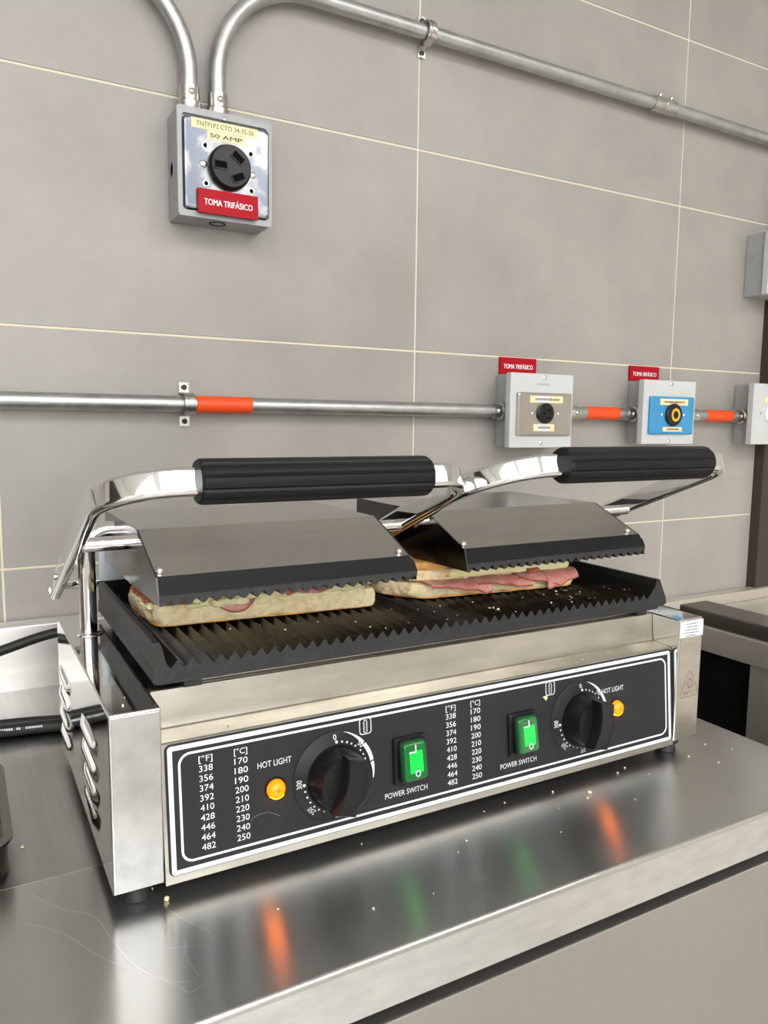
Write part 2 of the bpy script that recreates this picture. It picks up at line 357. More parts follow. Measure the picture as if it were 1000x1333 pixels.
# ================================================================ SIDE TABLE (right)
st = thing('side_table', (1.1, 0.0, -0.9), 'dim stainless side table with raised dark rim to the right of the grill', 'table')
bm = nb(); box(bm, 0.800, 0.856, -0.75, 0.218, 0.0455, 0.066, 0.003); obj('raised_rim', bm, 'rimdark', st)
bm = nb(); box(bm, 0.796, 0.815, -0.75, 0.30, 0.0115, 0.0455, 0.002); obj('apron', bm, 'sidetable', st)
bm = nb(); box(bm, 0.850, 1.9, -0.75, WY-.012, -0.075, -0.05, 0.002); obj('deck', bm, 'sidetable', st)
bm = nb(); box(bm, 0.815, 1.9, WY-.030, WY-.002, -0.05, -0.027, 0.004); obj('backsplash', bm, 'sidetable', st)
bm = nb(); box(bm, 0.803, 0.815, -0.75, 0.105, -0.86, 0.0115, 0.001); obj('side_panel', bm, 'sidetable', st)
bm = nb(); box(bm, 0.8155, 0.845, 0.06, 0.40, -0.86, 0.0450); obj('void_shade', bm, 'dark', st, smooth=False)  # black block stands in for the shaded void under the rim
bm = nb(); box(bm, 0.816, 1.88, -0.74, WY-.03, -0.86, -0.076); obj('interior_shade', bm, 'dark', st, smooth=False)  # black block, colour stands in for shade beneath the deck
for x0 in (.86, 1.8):
    for y0 in (-.68, .45):
        bm = nb(); lathe(bm, [(.018, 0), (.018, .04)], (x0, y0, -0.9), (0, 0, 1), 16); obj('table_foot', bm, 'rubber', st)

# ================================================================ GRILL
W_, D_, H_ = 0.57, 0.2847, 0.1244
WL, XR = 0.0337, 0.5361
gr = thing('sandwich_grill', (0.285, 0.14, TZ), 'large double sandwich grill with polished steel body, two lids and black control panel', 'grill')
TH = math.atan2(0.0085, 0.0965); SU, CU = math.sin(TH), math.cos(TH)
def pan3(s, t, o=0.0):      # control panel plane: mm along, mm up, metres out
    return Vector((s/1000, t/1000*SU-o*CU, -0.002+t/1000*CU+o*SU))
PN = Vector((0, -CU, SU)); PU = Vector((0, SU, CU))

# side housings, open at the bottom edge, with louvres on the left one
bm = nb(); box(bm, 0, WL, 0, D_, 0, H_, 0.0014, 3); hl = obj('side_housing', bm, 'mirror', gr)
bm = nb(); box(bm, XR, W_, 0, D_, 0, H_, 0.0014, 3); hr = obj('side_housing', bm, 'mirror', gr)
bm = nb(); box(bm, 0.0016, WL-0.0012, -0.0006, 0.001, 0.0016, H_-0.0022, 0.0004, 2); obj('front_face', bm, 'satin', hl)
bm = nb(); box(bm, XR+0.0016, W_-0.0012, -0.0006, 0.001, 0.0016, H_-0.0022, 0.0004, 2); obj('front_face', bm, 'casing', hr)
def louvre(y0, y1, zc, h=0.0134, d=0.0060):
    bm = nb(); n = 18; rings = []
    for i in range(n+1):
        u = i/n; y = y0+(y1-y0)*u
        e = min(1.0, 4.5*u, 3.2*(1-u)) if 0 < u < 1 else 0
        e = math.sin(PI/2*e)
        ring = []
        for k in range(9):
            a = k/8; ring.append(bm.verts.new((-d*e*math.sin(PI*min(1, a*1.0))**.8*(0.35+.65*a) + 0.0008, y, zc-h/2+h*(1-a)*1.0 + (0 if e else 0))))
        rings.append(ring)
    for A, B in zip(rings, rings[1:]):
        for k in range(8): bm.faces.new((A[k], A[k+1], B[k+1], B[k]))
    return bm
for y0, y1, zl in ((.0500, .1335, (.0790, .0600, .0408, .0226)), (.1960, .2785, (.0772, .0580, .0394, .0205))):
    for z in zl: obj('louver', louvre(y0, y1, z), 'mirror', hl)
# rating sticker and triangular mark on the right housing
bm = nb(); box(bm, XR-0.0002, W_-0.0004, -0.0011, -0.0005, 0.1062, 0.1225, 0.0002, 1); stk = obj('rating_sticker', bm, 'sticker', hr, label='white sticker with lines of tiny print')
bm = nb(); ff = lambda x, z: Vector((x, -0.0012, z))
for k, (a, b) in enumerate(((.5445, .5605), (.5445, .5615), (.5430, .5620), (.5420, .5630), (.5445, .5595))):
    z = 0.1196-k*0.0030; x = a; rr = random.Random(k)
    while x < b:
        l = rr.uniform(.0008, .0024); quad(bm, x, min(b, x+l), z-.0007, z+.0007, ff); x += l+rr.uniform(.0004, .0008)
obj('fine_print', bm, 'inkgrey', hr, smooth=False, kind='stuff')
bm = nb()
tri = [(.5540, .0720), (.5690-.0005, .0462), (.5660, .0445), (.5425, .0445), (.5412, .0462)]
fr_ = lambda x, z: Vector((x, -0.00075, z))
stroke(bm, [tri[4], (.5530, .0712), (.5550, .0712), tri[1], (.5665, .0445), (.5425, .0445), tri[4]], .0006, fr_)
for k in range(8):
    a = 2*PI*k/8
    stroke(bm, [(.5550+.0026*math.cos(a), .0580+.0034*math.sin(a)), (.5550+.0040*math.cos(a+.45), .0580+.0052*math.sin(a+.45))], .0013, fr_)
for x in (.5475, .5495, .5520): quad(bm, x, x+.0008, .0465, .0496, fr_)
quad(bm, .5475, .5508, .0490, .0496, fr_); quad(bm, .5520, .5545, .0490, .0496, fr_); quad(bm, .5560, .5600, .0470, .0474, fr_)
obj('triangle_mark', bm, 'brown', hr, smooth=False)

# middle body and the bent front casing (panel frame, ledge, back strip)
bm = nb(); box(bm, WL+.0003, XR-.0003, 0.040, D_-.004, 0.004, 0.118); obj('body', bm, 'casing', gr, smooth=False)
prof = [(-.0004, -.0024), (.0085, .0945), (.0096, .0954), (.0310, .0964), (.0319, .0972), (.0347, .1236), (.0356, .1244), (.0440, .1244), (.0440, -.0024)]
bm = nb(); ngon_prism(bm, [Vector((WL+.0006, y, z)) for y, z in prof], [Vector((XR-.0006, y, z)) for y, z in prof]); obj('front_casing', bm, 'casing', gr, smooth=False)
bm = nb(); box(bm, 0.062, 0.520, 0.040, 0.060, 0.1244, 0.1285, .0008, 1); obj('top_lip', bm, 'casing', gr)

# control panel overlay
bm = nb(); L = rrect(499.0, 91.5, 4.5, 5); cx, cy = 286.2, 50.6
ngon_prism(bm, [pan3(cx+a, cy+b, 0.0) for a, b in L], [pan3(cx+a, cy+b, 0.0005) for a, b in L]); cp = obj('control_panel', bm, 'panel', gr, smooth=False)
fp = lambda s, t: pan3(s, t, 0.00062)
def frame_line(x0, x1, y0, y1, r, wd, name):
    bm = nb(); o_ = [((x0+x1)/2+a, (y0+y1)/2+b) for a, b in rrect(x1-x0, y1-y0, r, 8)]
    i_ = [((x0+x1)/2+a, (y0+y1)/2+b) for a, b in rrect(x1-x0-2*wd, y1-y0-2*wd, max(r-wd, .3), 8)]
    ringflat(bm, o_, i_, fp); return obj(name, bm, 'white', cp, smooth=False)
frame_line(38.6, 533.0, 5.3, 94.8, 2.6, 3.3, 'border_line')
frame_line(45.6, 527.0, 12.0, 88.9, 8.5, 1.7, 'border_line')
F_ = ['338', '356', '374', '392', '410', '428', '446', '464', '482']; C_ = ['170', '180', '190', '200', '210', '220', '230', '240', '250']
for xF, xC in ((64.8, 90.2), (270.6, 295.6)):
    bm = nb()
    for xx, head, col in ((xF, '[°F]', F_), (xC, '[°C]', C_)):
        text(bm, head, fp, xx-4.9, xx+4.9, 78.9, 84.6, .10)
        for k, s in enumerate(col): text(bm, s, fp, xx-4.9, xx+4.9, 73.3-k*6.93-.2, 77.6-k*6.93, .13)
    obj('temperature_scale', bm, 'white', cp, smooth=False)
for name, s, a, b, t0, t1 in (('hot_light_text', 'HOT LIGHT', 102.4, 128.6, 66.4, 70.9), ('hot_light_text', 'HOT LIGHT', 440.6, 468.4, 66.0, 70.6),
                              ('power_switch_text', 'POWER SWITCH', 206.4, 245.8, 19.8, 24.2), ('power_switch_text', 'POWER SWITCH', 320.4, 360.2, 19.6, 24.0)):
    bm = nb(); text(bm, s, fp, a, b, t0, t1, .10); obj(name, bm, 'white', cp, smooth=False)
for cx0 in (190.8, 378.0):
    bm = nb(); o_ = [(cx0+a, 81.6+b) for a, b in rrect(10.6, 12.6, 2.4, 5)]; i_ = [(cx0+a, 81.6+b) for a, b in rrect(9.2, 11.2, 1.8, 5)]
    ringflat(bm, o_, i_, fp)
    for sx in (-1, 1):
        stroke(bm, [(cx0+sx*(1.25+.45*math.sin(k*1.25)), 77.4+k*.42) for k in range(21)], .55, fp)
    stroke(bm, [(cx0-1.4, 77.2), (cx0, 76.7), (cx0+1.4, 77.2)], .5, fp); stroke(bm, [(cx0-1.4, 86.2), (cx0, 86.6), (cx0+1.4, 86.2)], .5, fp)
    obj('sandwich_icon', bm, 'white', cp, smooth=False)
bm = nb(); stroke(bm, [(95.7, 29.8), (98.5, 32.2), (103, 33.4), (109, 33.2), (114, 31.0), (118.6, 27.9)], .35, fp); obj('scratch', bm, 'inkgrey', cp, smooth=False)
bm = nb(); bm.faces.new([bm.verts.new(fp(371.5+a, 73.6+b)) for a, b in ((-2.4, 1.6), (2.2, 2.2), (3.2, .2), (1.6, -2.6), (-.4, -.6))]); obj('crumb_mark', bm, 'crumb', cp, smooth=False)

def control(cx0, t0, knob_rot):
    # flat printed dial ring, its marks, and the knob
    bm = nb(); lathe(bm, [(.0342, 0.0004), (.0342, .0010), (.0336, .0016), (.0246, .0040), (.0240, .0036), (.0, .0036)], pan3(cx0, t0), PN, 64)
    d = obj('dial', bm, 'dial', gr)
    def fd(r, a):           # on the conical dial face; r in mm, a clockwise degrees from the top
        o = 0.00175+(33.6-r)/9.0*0.0024
        return pan3(cx0+r*math.sin(math.radians(a)), t0+r*math.cos(math.radians(a)), o)
    bm = nb()
    for a in [2, 12, 21.5, 30.5, 39, 52, 61, 70, 79, 88]+[-92+k*-10.5 for k in range(0, 10)]:
        rr = 1.15 if a in (2, -92) else .78 if a > -150 else .55
        disc(bm, a, 26.6, rr, lambda x, y, a=a: fd(26.6+(y-26.6), a+(x-a)/26.6*57.3), 10)
    obj('dial_dots', bm, 'white', d, smooth=False, kind='stuff'); bm = nb()
    for s, a, wd in (('0', 0, 2.6), ('50', 46, 5.0), ('300', -90, 6.6), ('250', -136, 6.6), ('200', -183, 6.0)):
        r0 = 28.2
        text(bm, s, lambda x, y, a=a: fd(r0+y, a+x/30.0*57.3), -wd/2, wd/2, 0, 3.9, .09)
    obj('dial_numbers', bm, 'white', d, smooth=False, kind='stuff')
    bm = nb()
    for a0, a1, r0, r1 in ((14, 49, 33.6, 30.6), (51, 79, 30.4, 30.2), (81, 104, 30.2, 32.8)):
        pts = [(a0+(a1-a0)*k/10, r0+(r1-r0)*k/10) for k in range(11)]
        O_ = [bm.verts.new(fd(33.7, a)) for a, r in pts]; I_ = [bm.verts.new(fd(max(r, 29.4), a)) for a, r in pts]
        for k in range(10): bm.faces.new((O_[k], O_[k+1], I_[k+1], I_[k]))
    obj('dial_band', bm, 'white', d, smooth=False)
    bm = nb()
    lathe(bm, [(.0236, .0036), (.0236, .0050), (.0230, .0060), (.0214, .0215), (.0206, .0226), (.0196, .0222), (0, .0218)], pan3(cx0, t0), PN, 64)
    kb = obj('control_knob', bm, 'plastic', gr)
    # finger grip across the knob face: a bar with a hollowed left flank
    bm = nb(); ca, sa = math.cos(knob_rot), math.sin(knob_rot)
    def kf(a, b, o): return pan3(cx0+a*ca+b*sa, t0-a*sa+b*ca, o)
    lo, hi = [], []
    ol = [(-8.0+3.4*(1-(k/10*2-1)**2)-1.6, -21.0+42*k/10) for k in range(11)]
    orr = [(9.5-1.0*abs(k/10*2-1), 20.5-41*k/10) for k in range(11)]
    loop = ol+orr
    A = [kf(a, b, .0205) for a, b in loop]; B = [kf(a*.96, b*.985, .0318-.0012*(b/21)**2) for a, b in loop]; Cc = [kf(a*.85, b*.95, .0334-.0014*(b/21)**2) for a, b in loop]
    va, vb, vc = [[bm.verts.new(p) for p in Q] for Q in (A, B, Cc)]; n = len(va)
    for P_, Q_ in ((va, vb), (vb, vc)):
        for i in range(n): bm.faces.new((P_[i], P_[(i+1) % n], Q_[(i+1) % n], Q_[i]))
    bm.faces.new(va[::-1]); bm.faces.new(vc); obj('finger_grip', bm, 'plastic', kb, angle=30)
    bm = nb(); stroke(bm, [(1.5+2.4*math.cos(a), -15+2.6*math.sin(a)) for a in [PI*.75+1.5*PI*k/14 for k in range(15)]], .5, lambda a, b: kf(a, b, .0328)); obj('pointer_mark', bm, 'dial', kb, smooth=False)
control(163.4, 48.6, math.radians(17)); control(412.4, 48.4, math.radians(14))

def indicator(cx0, t0):
    bm = nb(); lathe(bm, [(.0082, .0005), (.0082, .0012), (.0074, .0022), (.0070, .0014), (0, .0014)], pan3(cx0, t0), PN, 32); b_ = obj('indicator_light', bm, 'plastic', gr)
    bm = nb(); lathe(bm, [(.0070, .0012), (.0069, .0030), (.0060, .0052), (.0042, .0066), (.002, .0071), (0, .0072)], pan3(cx0, t0), PN, 32); obj('lens', bm, 'amber', b_, label='glowing amber lens')
    bm = nb(); A, B = [], []          # extra glow added below the lens to strengthen its counter reflection
    for k in range(15):
        q = math.radians(220+100*k/14); A.append(bm.verts.new(pan3(cx0+7.15*math.cos(q), t0+7.15*math.sin(q), .0014))); B.append(bm.verts.new(pan3(cx0+6.75*math.cos(q), t0+6.75*math.sin(q), .0046)))
    for k in range(14): bm.faces.new((A[k], A[k+1], B[k+1], B[k]))
    obj('reflection_glow', bm, 'amberboost', b_, smooth=False)
    bm = nb()
    for k in range(-3, 4):
        h = math.sqrt(max(0, 36-(k*1.6)**2)); fl = lambda s, t: pan3(s, t, .0074-.00009*((s-cx0)**2+(t-t0)**2))
        stroke(bm, [(cx0+k*1.6, t0-h*.8+h*1.6*j/8) for j in range(9)], .45, fl); stroke(bm, [(cx0-h*.8+h*1.6*j/8, t0+k*1.6) for j in range(9)], .45, fl)
    obj('lens_grid', bm, 'ambergrid', b_, smooth=False, kind='stuff')
indicator(115.3, 49.6); indicator(457.6, 50.4)

def switch(cx0, t0):
    bm = nb(); L = rrect(29.6, 37.6, 1.6, 4); A = [pan3(cx0+a, t0+b, 0.0004) for a, b in L]; B = [pan3(cx0+a, t0+b, .0028) for a, b in L]; D = [pan3(cx0+a*.96, t0+b*.97, .0036) for a, b in L]
    va, vb, vd = [[bm.verts.new(p) for p in Q] for Q in (A, B, D)]; n = len(va)
    for P_, Q_ in ((va, vb), (vb, vd)):
        for i in range(n): bm.faces.new((P_[i], P_[(i+1) % n], Q_[(i+1) % n], Q_[i]))
    bm.faces.new(va[::-1]); bm.faces.new(vd); s = obj('power_switch', bm, 'plastic', gr)
    def solid(w_, h_, r, levels, name, m, ox=1.2, oy=0):
        bm = nb(); prev = None; first = None
        for g, o in levels:
            ring = [bm.verts.new(pan3(cx0+ox+a, t0+oy+b, o + .0016*(-b/18.0))) for a, b in rrect(w_-2*g, h_-2*g, max(r-g, .4), 5)]
            if prev:
                for i in range(len(ring)): bm.faces.new((prev[i], prev[(i+1) % len(ring)], ring[(i+1) % len(ring)], ring[i]))
            else: first = ring
            prev = ring
        bm.faces.new(first[::-1]); bm.faces.new(prev); return obj(name, bm, m, s)
    solid(25.4, 34.2, 4.0, ((0, .0024), (0, .0062), (.6, .0072), (1.3, .0074)), 'switch_collar', 'plastic')
    solid(22.6, 31.2, 4.0, ((0, .0060), (0, .0080), (1.0, .0098), (2.6, .0108)), 'rocker_cap', 'green', 1.4)
    fz_ = lambda a, b: pan3(cx0+1.4+a, t0+b, .01102+.0016*(-b/18.0))
    bm = nb(); quad(bm, -6.2, 6.0, -8.6, 8.6, fz_); obj('lit_window', bm, 'greenlit', s, smooth=False)
    bm = nb(); fy = lambda a, b: fz_(a, b)+PN*.00015
    stroke(bm, [(-.1, 13.2), (-.1, 8.2)], 1.1, fy); stroke(bm, [(-6.2, 7.8), (.4, 7.8)], .9, fy)
    stroke(bm, [(0.6+2.0*math.cos(a), -9.2+2.2*math.sin(a)) for a in [2*PI*k/20 for k in range(21)]], .85, fy); obj('switch_mark', bm, 'white', s, smooth=False)
switch(228.8, 48.6); switch(343.6, 47.8)

for x, y in ((.0175, .016), (.540, .013), (.0175, .262), (.5525, .262)):
    bm = nb(); lathe(bm, [(.0095, TZ+.00005), (.0105, TZ+.001), (.0090, -.0035), (.0125, -.0030), (.0125, .0008)], (x, y, 0), (0, 0, 1), 24); obj('foot', bm, 'rubber', gr)

# ---- lower grooved plate: ridges run front to back
PX0, PX1, PY0, PY1 = 0.0360, 0.5480, 0.0278, 0.2640
ZB, ZR, ZV, ZF = 0.1300, 0.1462, 0.1408, 0.1595
pit = 0.01030
top = []                                             # (x, z) top outline left to right
top += [(PX0, ZF-.002), (PX0+.0004, ZF), (PX0+.0046, ZF), (PX0+.0062, ZF-.004), (PX0+.0085, 0.1440)]
x = PX0+.0100; n_r = int((PX1-.024-x)/pit)
for k in range(n_r):
    c = x+k*pit
    top += [(c, ZV+.0008), (c+.0012, ZV), (c+.0024, ZV+.0006), (c+.0062, ZR-.0006), (c+.0070, ZR), (c+.0080, ZR-.0006)]
xe = x+n_r*pit
top += [(xe, ZV+.0008), (xe+.002, ZV+.0006), (PX1-.0135, ZF-.006), (PX1-.0115, ZF), (PX1-.0075, ZF), (PX1-.0068, ZF-.0012), (PX1-.0006, 0.1420), (PX1, 0.1395)]
bot = [(PX1, ZB+.0045), (PX1-.004, ZB+.003), (PX1-.012, ZB+.002), (PX1-.013, ZB), (PX0+.0015, ZB), (PX0-.0008, ZB+.0015), (PX0-.0008, ZB+.0095), (PX0, ZB+.011)]
def plate_y(i, z): return PY0+0.0016*max(0, (z-.134)/.012)
loop = top+bot
A = [Vector((x_, plate_y(0, z_), z_)) for x_, z_ in loop]; B = [Vector((x_, PY1, z_)) for x_, z_ in loop]
bm = nb(); ngon_prism(bm, A, B)
lp = obj('lower_plate', bm, 'iron', gr, angle=25)
lp.data.materials.append(K['greasy'])
for f in lp.data.polygons:
    c = f.center + ORIG[lp.name]
    if f.normal.z > 0.2 and abs(f.normal.y) < .4 and PX0+.009 < c.x < PX1-.014: f.material_index = 1
# rear grease wall, bright guard plate and small front feet under the plate
bm = nb(); box(bm, PX0, PX1-.008, PY1-.004, PY1, ZB, 0.1600, .001); obj('rear_flange', bm, 'irontop', gr)
bm = nb(); box(bm, PX0+.001, PX1-.012, PY1+.0003, PY1+.003, 0.125, 0.1945, .0006); obj('rear_guard', bm, 'guard', gr)
for x0 in (.057, .510): 
    bm = nb(); box(bm, x0, x0+.013, .0300, .0420, .1246, .1300, .0006); obj('plate_support', bm, 'rubber', gr)
bm = nb(); box(bm, PX0+.01, PX1-.02, .060, .255, .118, .1300); obj('heater_box', bm, 'dark', gr, smooth=False)

# ---- lids
def lid(x0, x1, n_t, zo, screws):
    zo_ = zo
    Pf = [(.0456, .1868), (.0507, .2022), (.1140, .2285), (.2590, .2285), (.2590, .1830), (.0600, .1868)]
    # stainless cover: folded sheet (top, slope, sides)
    bm = nb(); t = .0009
    sh = [(.0500, .2016), (.1138, .2282), (.1146, .2286), (.2590, .2286), (.2590, .1840), (.2575, .1840), (.2575, .2272), (.1146, .2272), (.0508, .2004)]
    ngon_prism(bm, [Vector((x0, y, z+zo_)) for y, z in sh], [Vector((x1-.002, y, z+zo_)) for y, z in sh])
    cv = obj('lid_cover', bm, 'lid', gr, smooth=False)
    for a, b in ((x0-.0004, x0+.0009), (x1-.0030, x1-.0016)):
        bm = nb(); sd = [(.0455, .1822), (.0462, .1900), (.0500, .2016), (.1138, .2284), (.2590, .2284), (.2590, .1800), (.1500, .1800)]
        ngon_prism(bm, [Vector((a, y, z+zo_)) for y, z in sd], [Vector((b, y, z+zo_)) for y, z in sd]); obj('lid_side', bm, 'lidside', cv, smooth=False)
    # ribbed cast plate with its black front strip
    pt = (x1+.002-x0-.0010)/n_t; zt = .1812+zo_; zv = .1857+zo_
    lowp = []
    for k in range(n_t):
        c = x0+.0010+k*pt; lowp += [(c, zt+.0004), (c+pt*.12, zt), (c+pt*.28, zt+.0010), (c+pt*.55, zv-.0004), (c+pt*.66, zv), (c+pt*.78, zv-.0006)]
    lowp += [(x1+.002-.0006, zt+.0004)]
    def rows(y0, y1):
        A = [Vector((x_, y0, z_)) for x_, z_ in lowp]; B = [Vector((x_, y1, z_)) for x_, z_ in lowp]; return A, B
    bm = nb(); A, B = rows(.0456, .2550); e = len(A)
    # front outline: teeth, right chamfer, top edge
    fr = A+[Vector((x1+.0026, .0460, .1900+zo_)), Vector((x1+.0010, .0485, .1965+zo_)), Vector((x1-.0040, .0507, .2022+zo_)), Vector((x0+.0010, .0507, .2022+zo_)), Vector((x0+.0010, .0462, .1890+zo_))]
    bk = B+[Vector((x1+.0026, .2550, .1900+zo_)), Vector((x1+.0010, .2550, .1965+zo_)), Vector((x1-.0040, .2550, .2000+zo_)), Vector((x0+.0010, .2550, .2000+zo_)), Vector((x0+.0010, .2550, .1890+zo_))]
    va = [bm.verts.new(p) for p in fr]; vb = [bm.verts.new(p) for p in bk]; n = len(va)
    for i in range(n): bm.faces.new((va[i], va[(i+1) % n], vb[(i+1) % n], vb[i]))
    bm.faces.new(va[::-1]); bm.faces.new(vb)
    obj('upper_plate', bm, 'iron', cv, angle=25)
    # smooth enamelled strip on the front
    bm = nb(); q = [(x0+.0012, .04600, .1893), (x1+.0020, .0459, .1900), (x1+.0006, .0482, .1966), (x1-.0042, .0503, .2022), (x0+.0012, .0503, .2022)]
    ngon_prism(bm, [Vector((a, b, c+zo_)) for a, b, c in q], [Vector((a, b-.0006, c+zo_)) for a, b, c in q]); obj('front_strip', bm, 'irontop', cv, smooth=False)
    sn = Vector((0, -.38, .925))
    for xs_ in screws: obj('screw', screw_bm(Vector((xs_, .0565, .2052+zo_)), sn, .0031, .0028), 'screw', cv)
    return cv
l1 = lid(.0435, .2580, 21, 0.0, (.0475, .2480)); l2 = lid(.3117, .5310, 22, 0.0018, (.3145, .5180))

# ---- posts, shaft, rods
def post(xp, sgn, xin):
    bm = nb(); pts = [(xp, .2085, .1244), (xp, .2085, .1950)]+[(xp+sgn*.018*(1-math.cos(a)), .2085, .1990+.018*math.sin(a)) for a in [PI/2*k/8 for k in range(9)]]+[(xin, .2085, .2170)]
    sweep(bm, pts, circ(.0074, 20), N=(0, 1, 0)); o = obj('support_post', bm, 'chrome', gr)
    bm = nb(); lathe(bm, [(.0125, .1244), (.0122, .1252), (.0088, .1258), (.0080, .1268)], (xp, .2085, 0), (0, 0, 1), 28); obj('post_collar', bm, 'chrome', o)
post(.0185, 1, .0450); post(.5520, -1, .5300)
bm = nb(); lathe(bm, [(.0050, 0), (.0050, .586)], (-.004, .272, .158), (1, 0, 0), 18); obj('pivot_shaft', bm, 'chrome', gr)

# ---- handles
def handle(pts, zf, dz, grip0, grip1, rodpin, ends):
    P = [Vector((x, y, zf(y)+dz)) for x, y in pts]
    s = (zf(.0)-zf(.1))/.1; N = Vector((0, s, 1)).normalized()
    bm = nb(); sweep(bm, P, rrect(.0195, .0092, .0034, 4), N=N); hb = obj('lid_handle', bm, 'chrome', gr, angle=50)
    g0, g1 = Vector((grip0[0], grip0[1], zf(grip0[1])+dz)), Vector((grip1[0], grip1[1], zf(grip1[1])+dz))
    bm = nb(); n = 120; L = (g1-g0).length; prof = [(.0108, 0), (.0140, .0), (.0153, .0020), (.0155, .0040), (.0155, L-.0040), (.0153, L-.0020), (.0140, L), (.0108, L)]
    ax = (g1-g0).normalized(); e2 = Vector((0, 0, 1)); e1 = e2.cross(ax); rings = []
    for r, h in prof:
        ring = []
        for i in range(n):
            a = 2*PI*i/n; ph = (i % 12)/12.0
            k = 1-.075*(max(0, 1-abs(ph-.5)/.16) if r > .0140 else 0)
            ring.append(bm.verts.new(g0+ax*h+(e1*math.cos(a)+e2*math.sin(a))*r*k*(1.0)))
        rings.append(ring)
    for A, B in zip(rings, rings[1:]):
        for i in range(n): bm.faces.new((A[i], A[(i+1) % n], B[(i+1) % n], B[i]))
    bm.faces.new(rings[0][::-1]); bm.faces.new(rings[-1]); obj('grip', bm, 'grip', hb, angle=18, label='fluted black grip sleeve')
    # pin from the arm into the lid, pivot nut at the rear end
    for (x0, x1, y, z, r) in rodpin:
        bm = nb(); lathe(bm, [(r, 0), (r, x1-x0)], (x0, y, z), (1, 0, 0), 20); obj('pivot_rod', bm, 'chrome', hb)
    for x, y, d in ends:
        z = zf(y)+dz
        bm = nb(); lathe(bm, [(.0056, 0), (.0056, .0016), (.0042, .0030), (.0026, .0042), (0, .0048)], (x, y, z), (0, .92, -.39), 18); obj('end_bolt', bm, 'screw', hb)
        bm = nb(); lathe(bm, [(.0030, 0), (.0026, .0016), (0, .0022)], (x-.0046*d, y-.055, zf(y-.055)+dz), (-d, 0, 0), 14); obj('arm_screw', bm, 'screw', hb)
zl = lambda y: .156+.428*(.27-y)
zr = lambda y: .280-.43*(y+.01)
def corner(x0, y0, x1, y1, k=9, first='arm'):
    """quarter ellipse between an arm end (x0,y0) and the cross-bar end (x1,y1)"""
    return [(x1+(x0-x1)*math.cos(a), y0+(y1-y0)*math.sin(a)) for a in [PI/2*i/k for i in range(k+1)]]
pL = [(.0, .2900), (.0, .20), (.0, .10)]+corner(.0, .040, .052, .0)+[(.15, .0), (.22, 0)]+corner(.2835, .034, .252, .0)[::-1]+[(.2825, .10), (.2825, .20), (.2825, .275)]
handle(pL, zl, .0022, (.0600, 0), (.2385, 0), [(.003, .046, .1100, .2195, .0056), (.2565, .2800, .1100, .2195, .0056)], [(0, .290, 1)])
pR = [(.2940, .275), (.2940, .20), (.2940, .10)]+corner(.2940, .055, .358, -.010)+[(.45, -.01), (.53, -.01)]+corner(.5830, .016, .556, -.010)[::-1]+[(.5800, .05), (.5760, .12), (.5740, .20), (.5740, .29)]
handle(pR, zr, .0, (.3650, -.01), (.5440, -.01), [(.2975, .3130, .1100, .2210, .0056), (.5290, .5720, .1100, .2210, .0056)], [(.574, .290, -1)])

# ================================================================ SANDWICHES
def loaf(poly, z0, z1, amp, seed, rnd=.35, nper=190, levels=11, ins=.006):
    """soft irregular slab over an outline"""
    per = []; P = [Vector((a, b, 0)) for a, b in poly]; n = len(P)
    tot = sum((P[(i+1) % n]-P[i]).length for i in range(n)); step = tot/nper
    for i in range(n):
        a, b = P[i], P[(i+1) % n]; k = max(1, int(round((b-a).length/step)))
        for j in range(k): per.append(a+(b-a)*j/k)
    for _ in range(4): per = [(per[i-1]+per[i]*2+per[(i+1) % len(per)])/4 for i in range(len(per))]
    c = sum(per, Vector())/len(per); bm = nb(); rings = []
    so = Vector((seed*7.3, seed*3.1, seed*1.7))
    for l in range(levels+1):
        u = l/levels; z = z0+(z1-z0)*u; e = ins*(abs(u*2-1)**3)
        ring = []
        for p in per:
            d = (p-c).normalized(); q = p-d*e
            nv = Vector((q.x, q.y, z))
            k = amp*(noise.noise(nv*45+so)*.9+noise.noise(nv*150+so)*.6+noise.noise(nv*420+so)*.4)
            ring.append(bm.verts.new(nv+d*k+Vector((0, 0, amp*.35*noise.noise(nv*60-so)*(1 if 0 < l < levels else .3)))))
        rings.append(ring)
    m_ = len(rings[0])
    for A, B in zip(rings, rings[1:]):
        for i in range(m_): bm.faces.new((A[i], A[(i+1) % m_], B[(i+1) % m_], B[i]))
    for ring, flip in ((rings[0], True), (rings[-1], False)):
        zc = ring[0].co.z; prev = ring
        for s in (.93, .75, .4):
            nr = []
            for v in ring:
                q = c+(Vector((v.co.x, v.co.y, 0))-c)*s; q.z = (z0 if flip else z1)+amp*.6*noise.noise(Vector((q.x, q.y, 0))*50+so)
                nr.append(bm.verts.new(q))
            for i in range(m_): bm.faces.new((prev[i], prev[(i+1) % m_], nr[(i+1) % m_], nr[i]))
            prev = nr
        bm.faces.new(prev)
    return bm
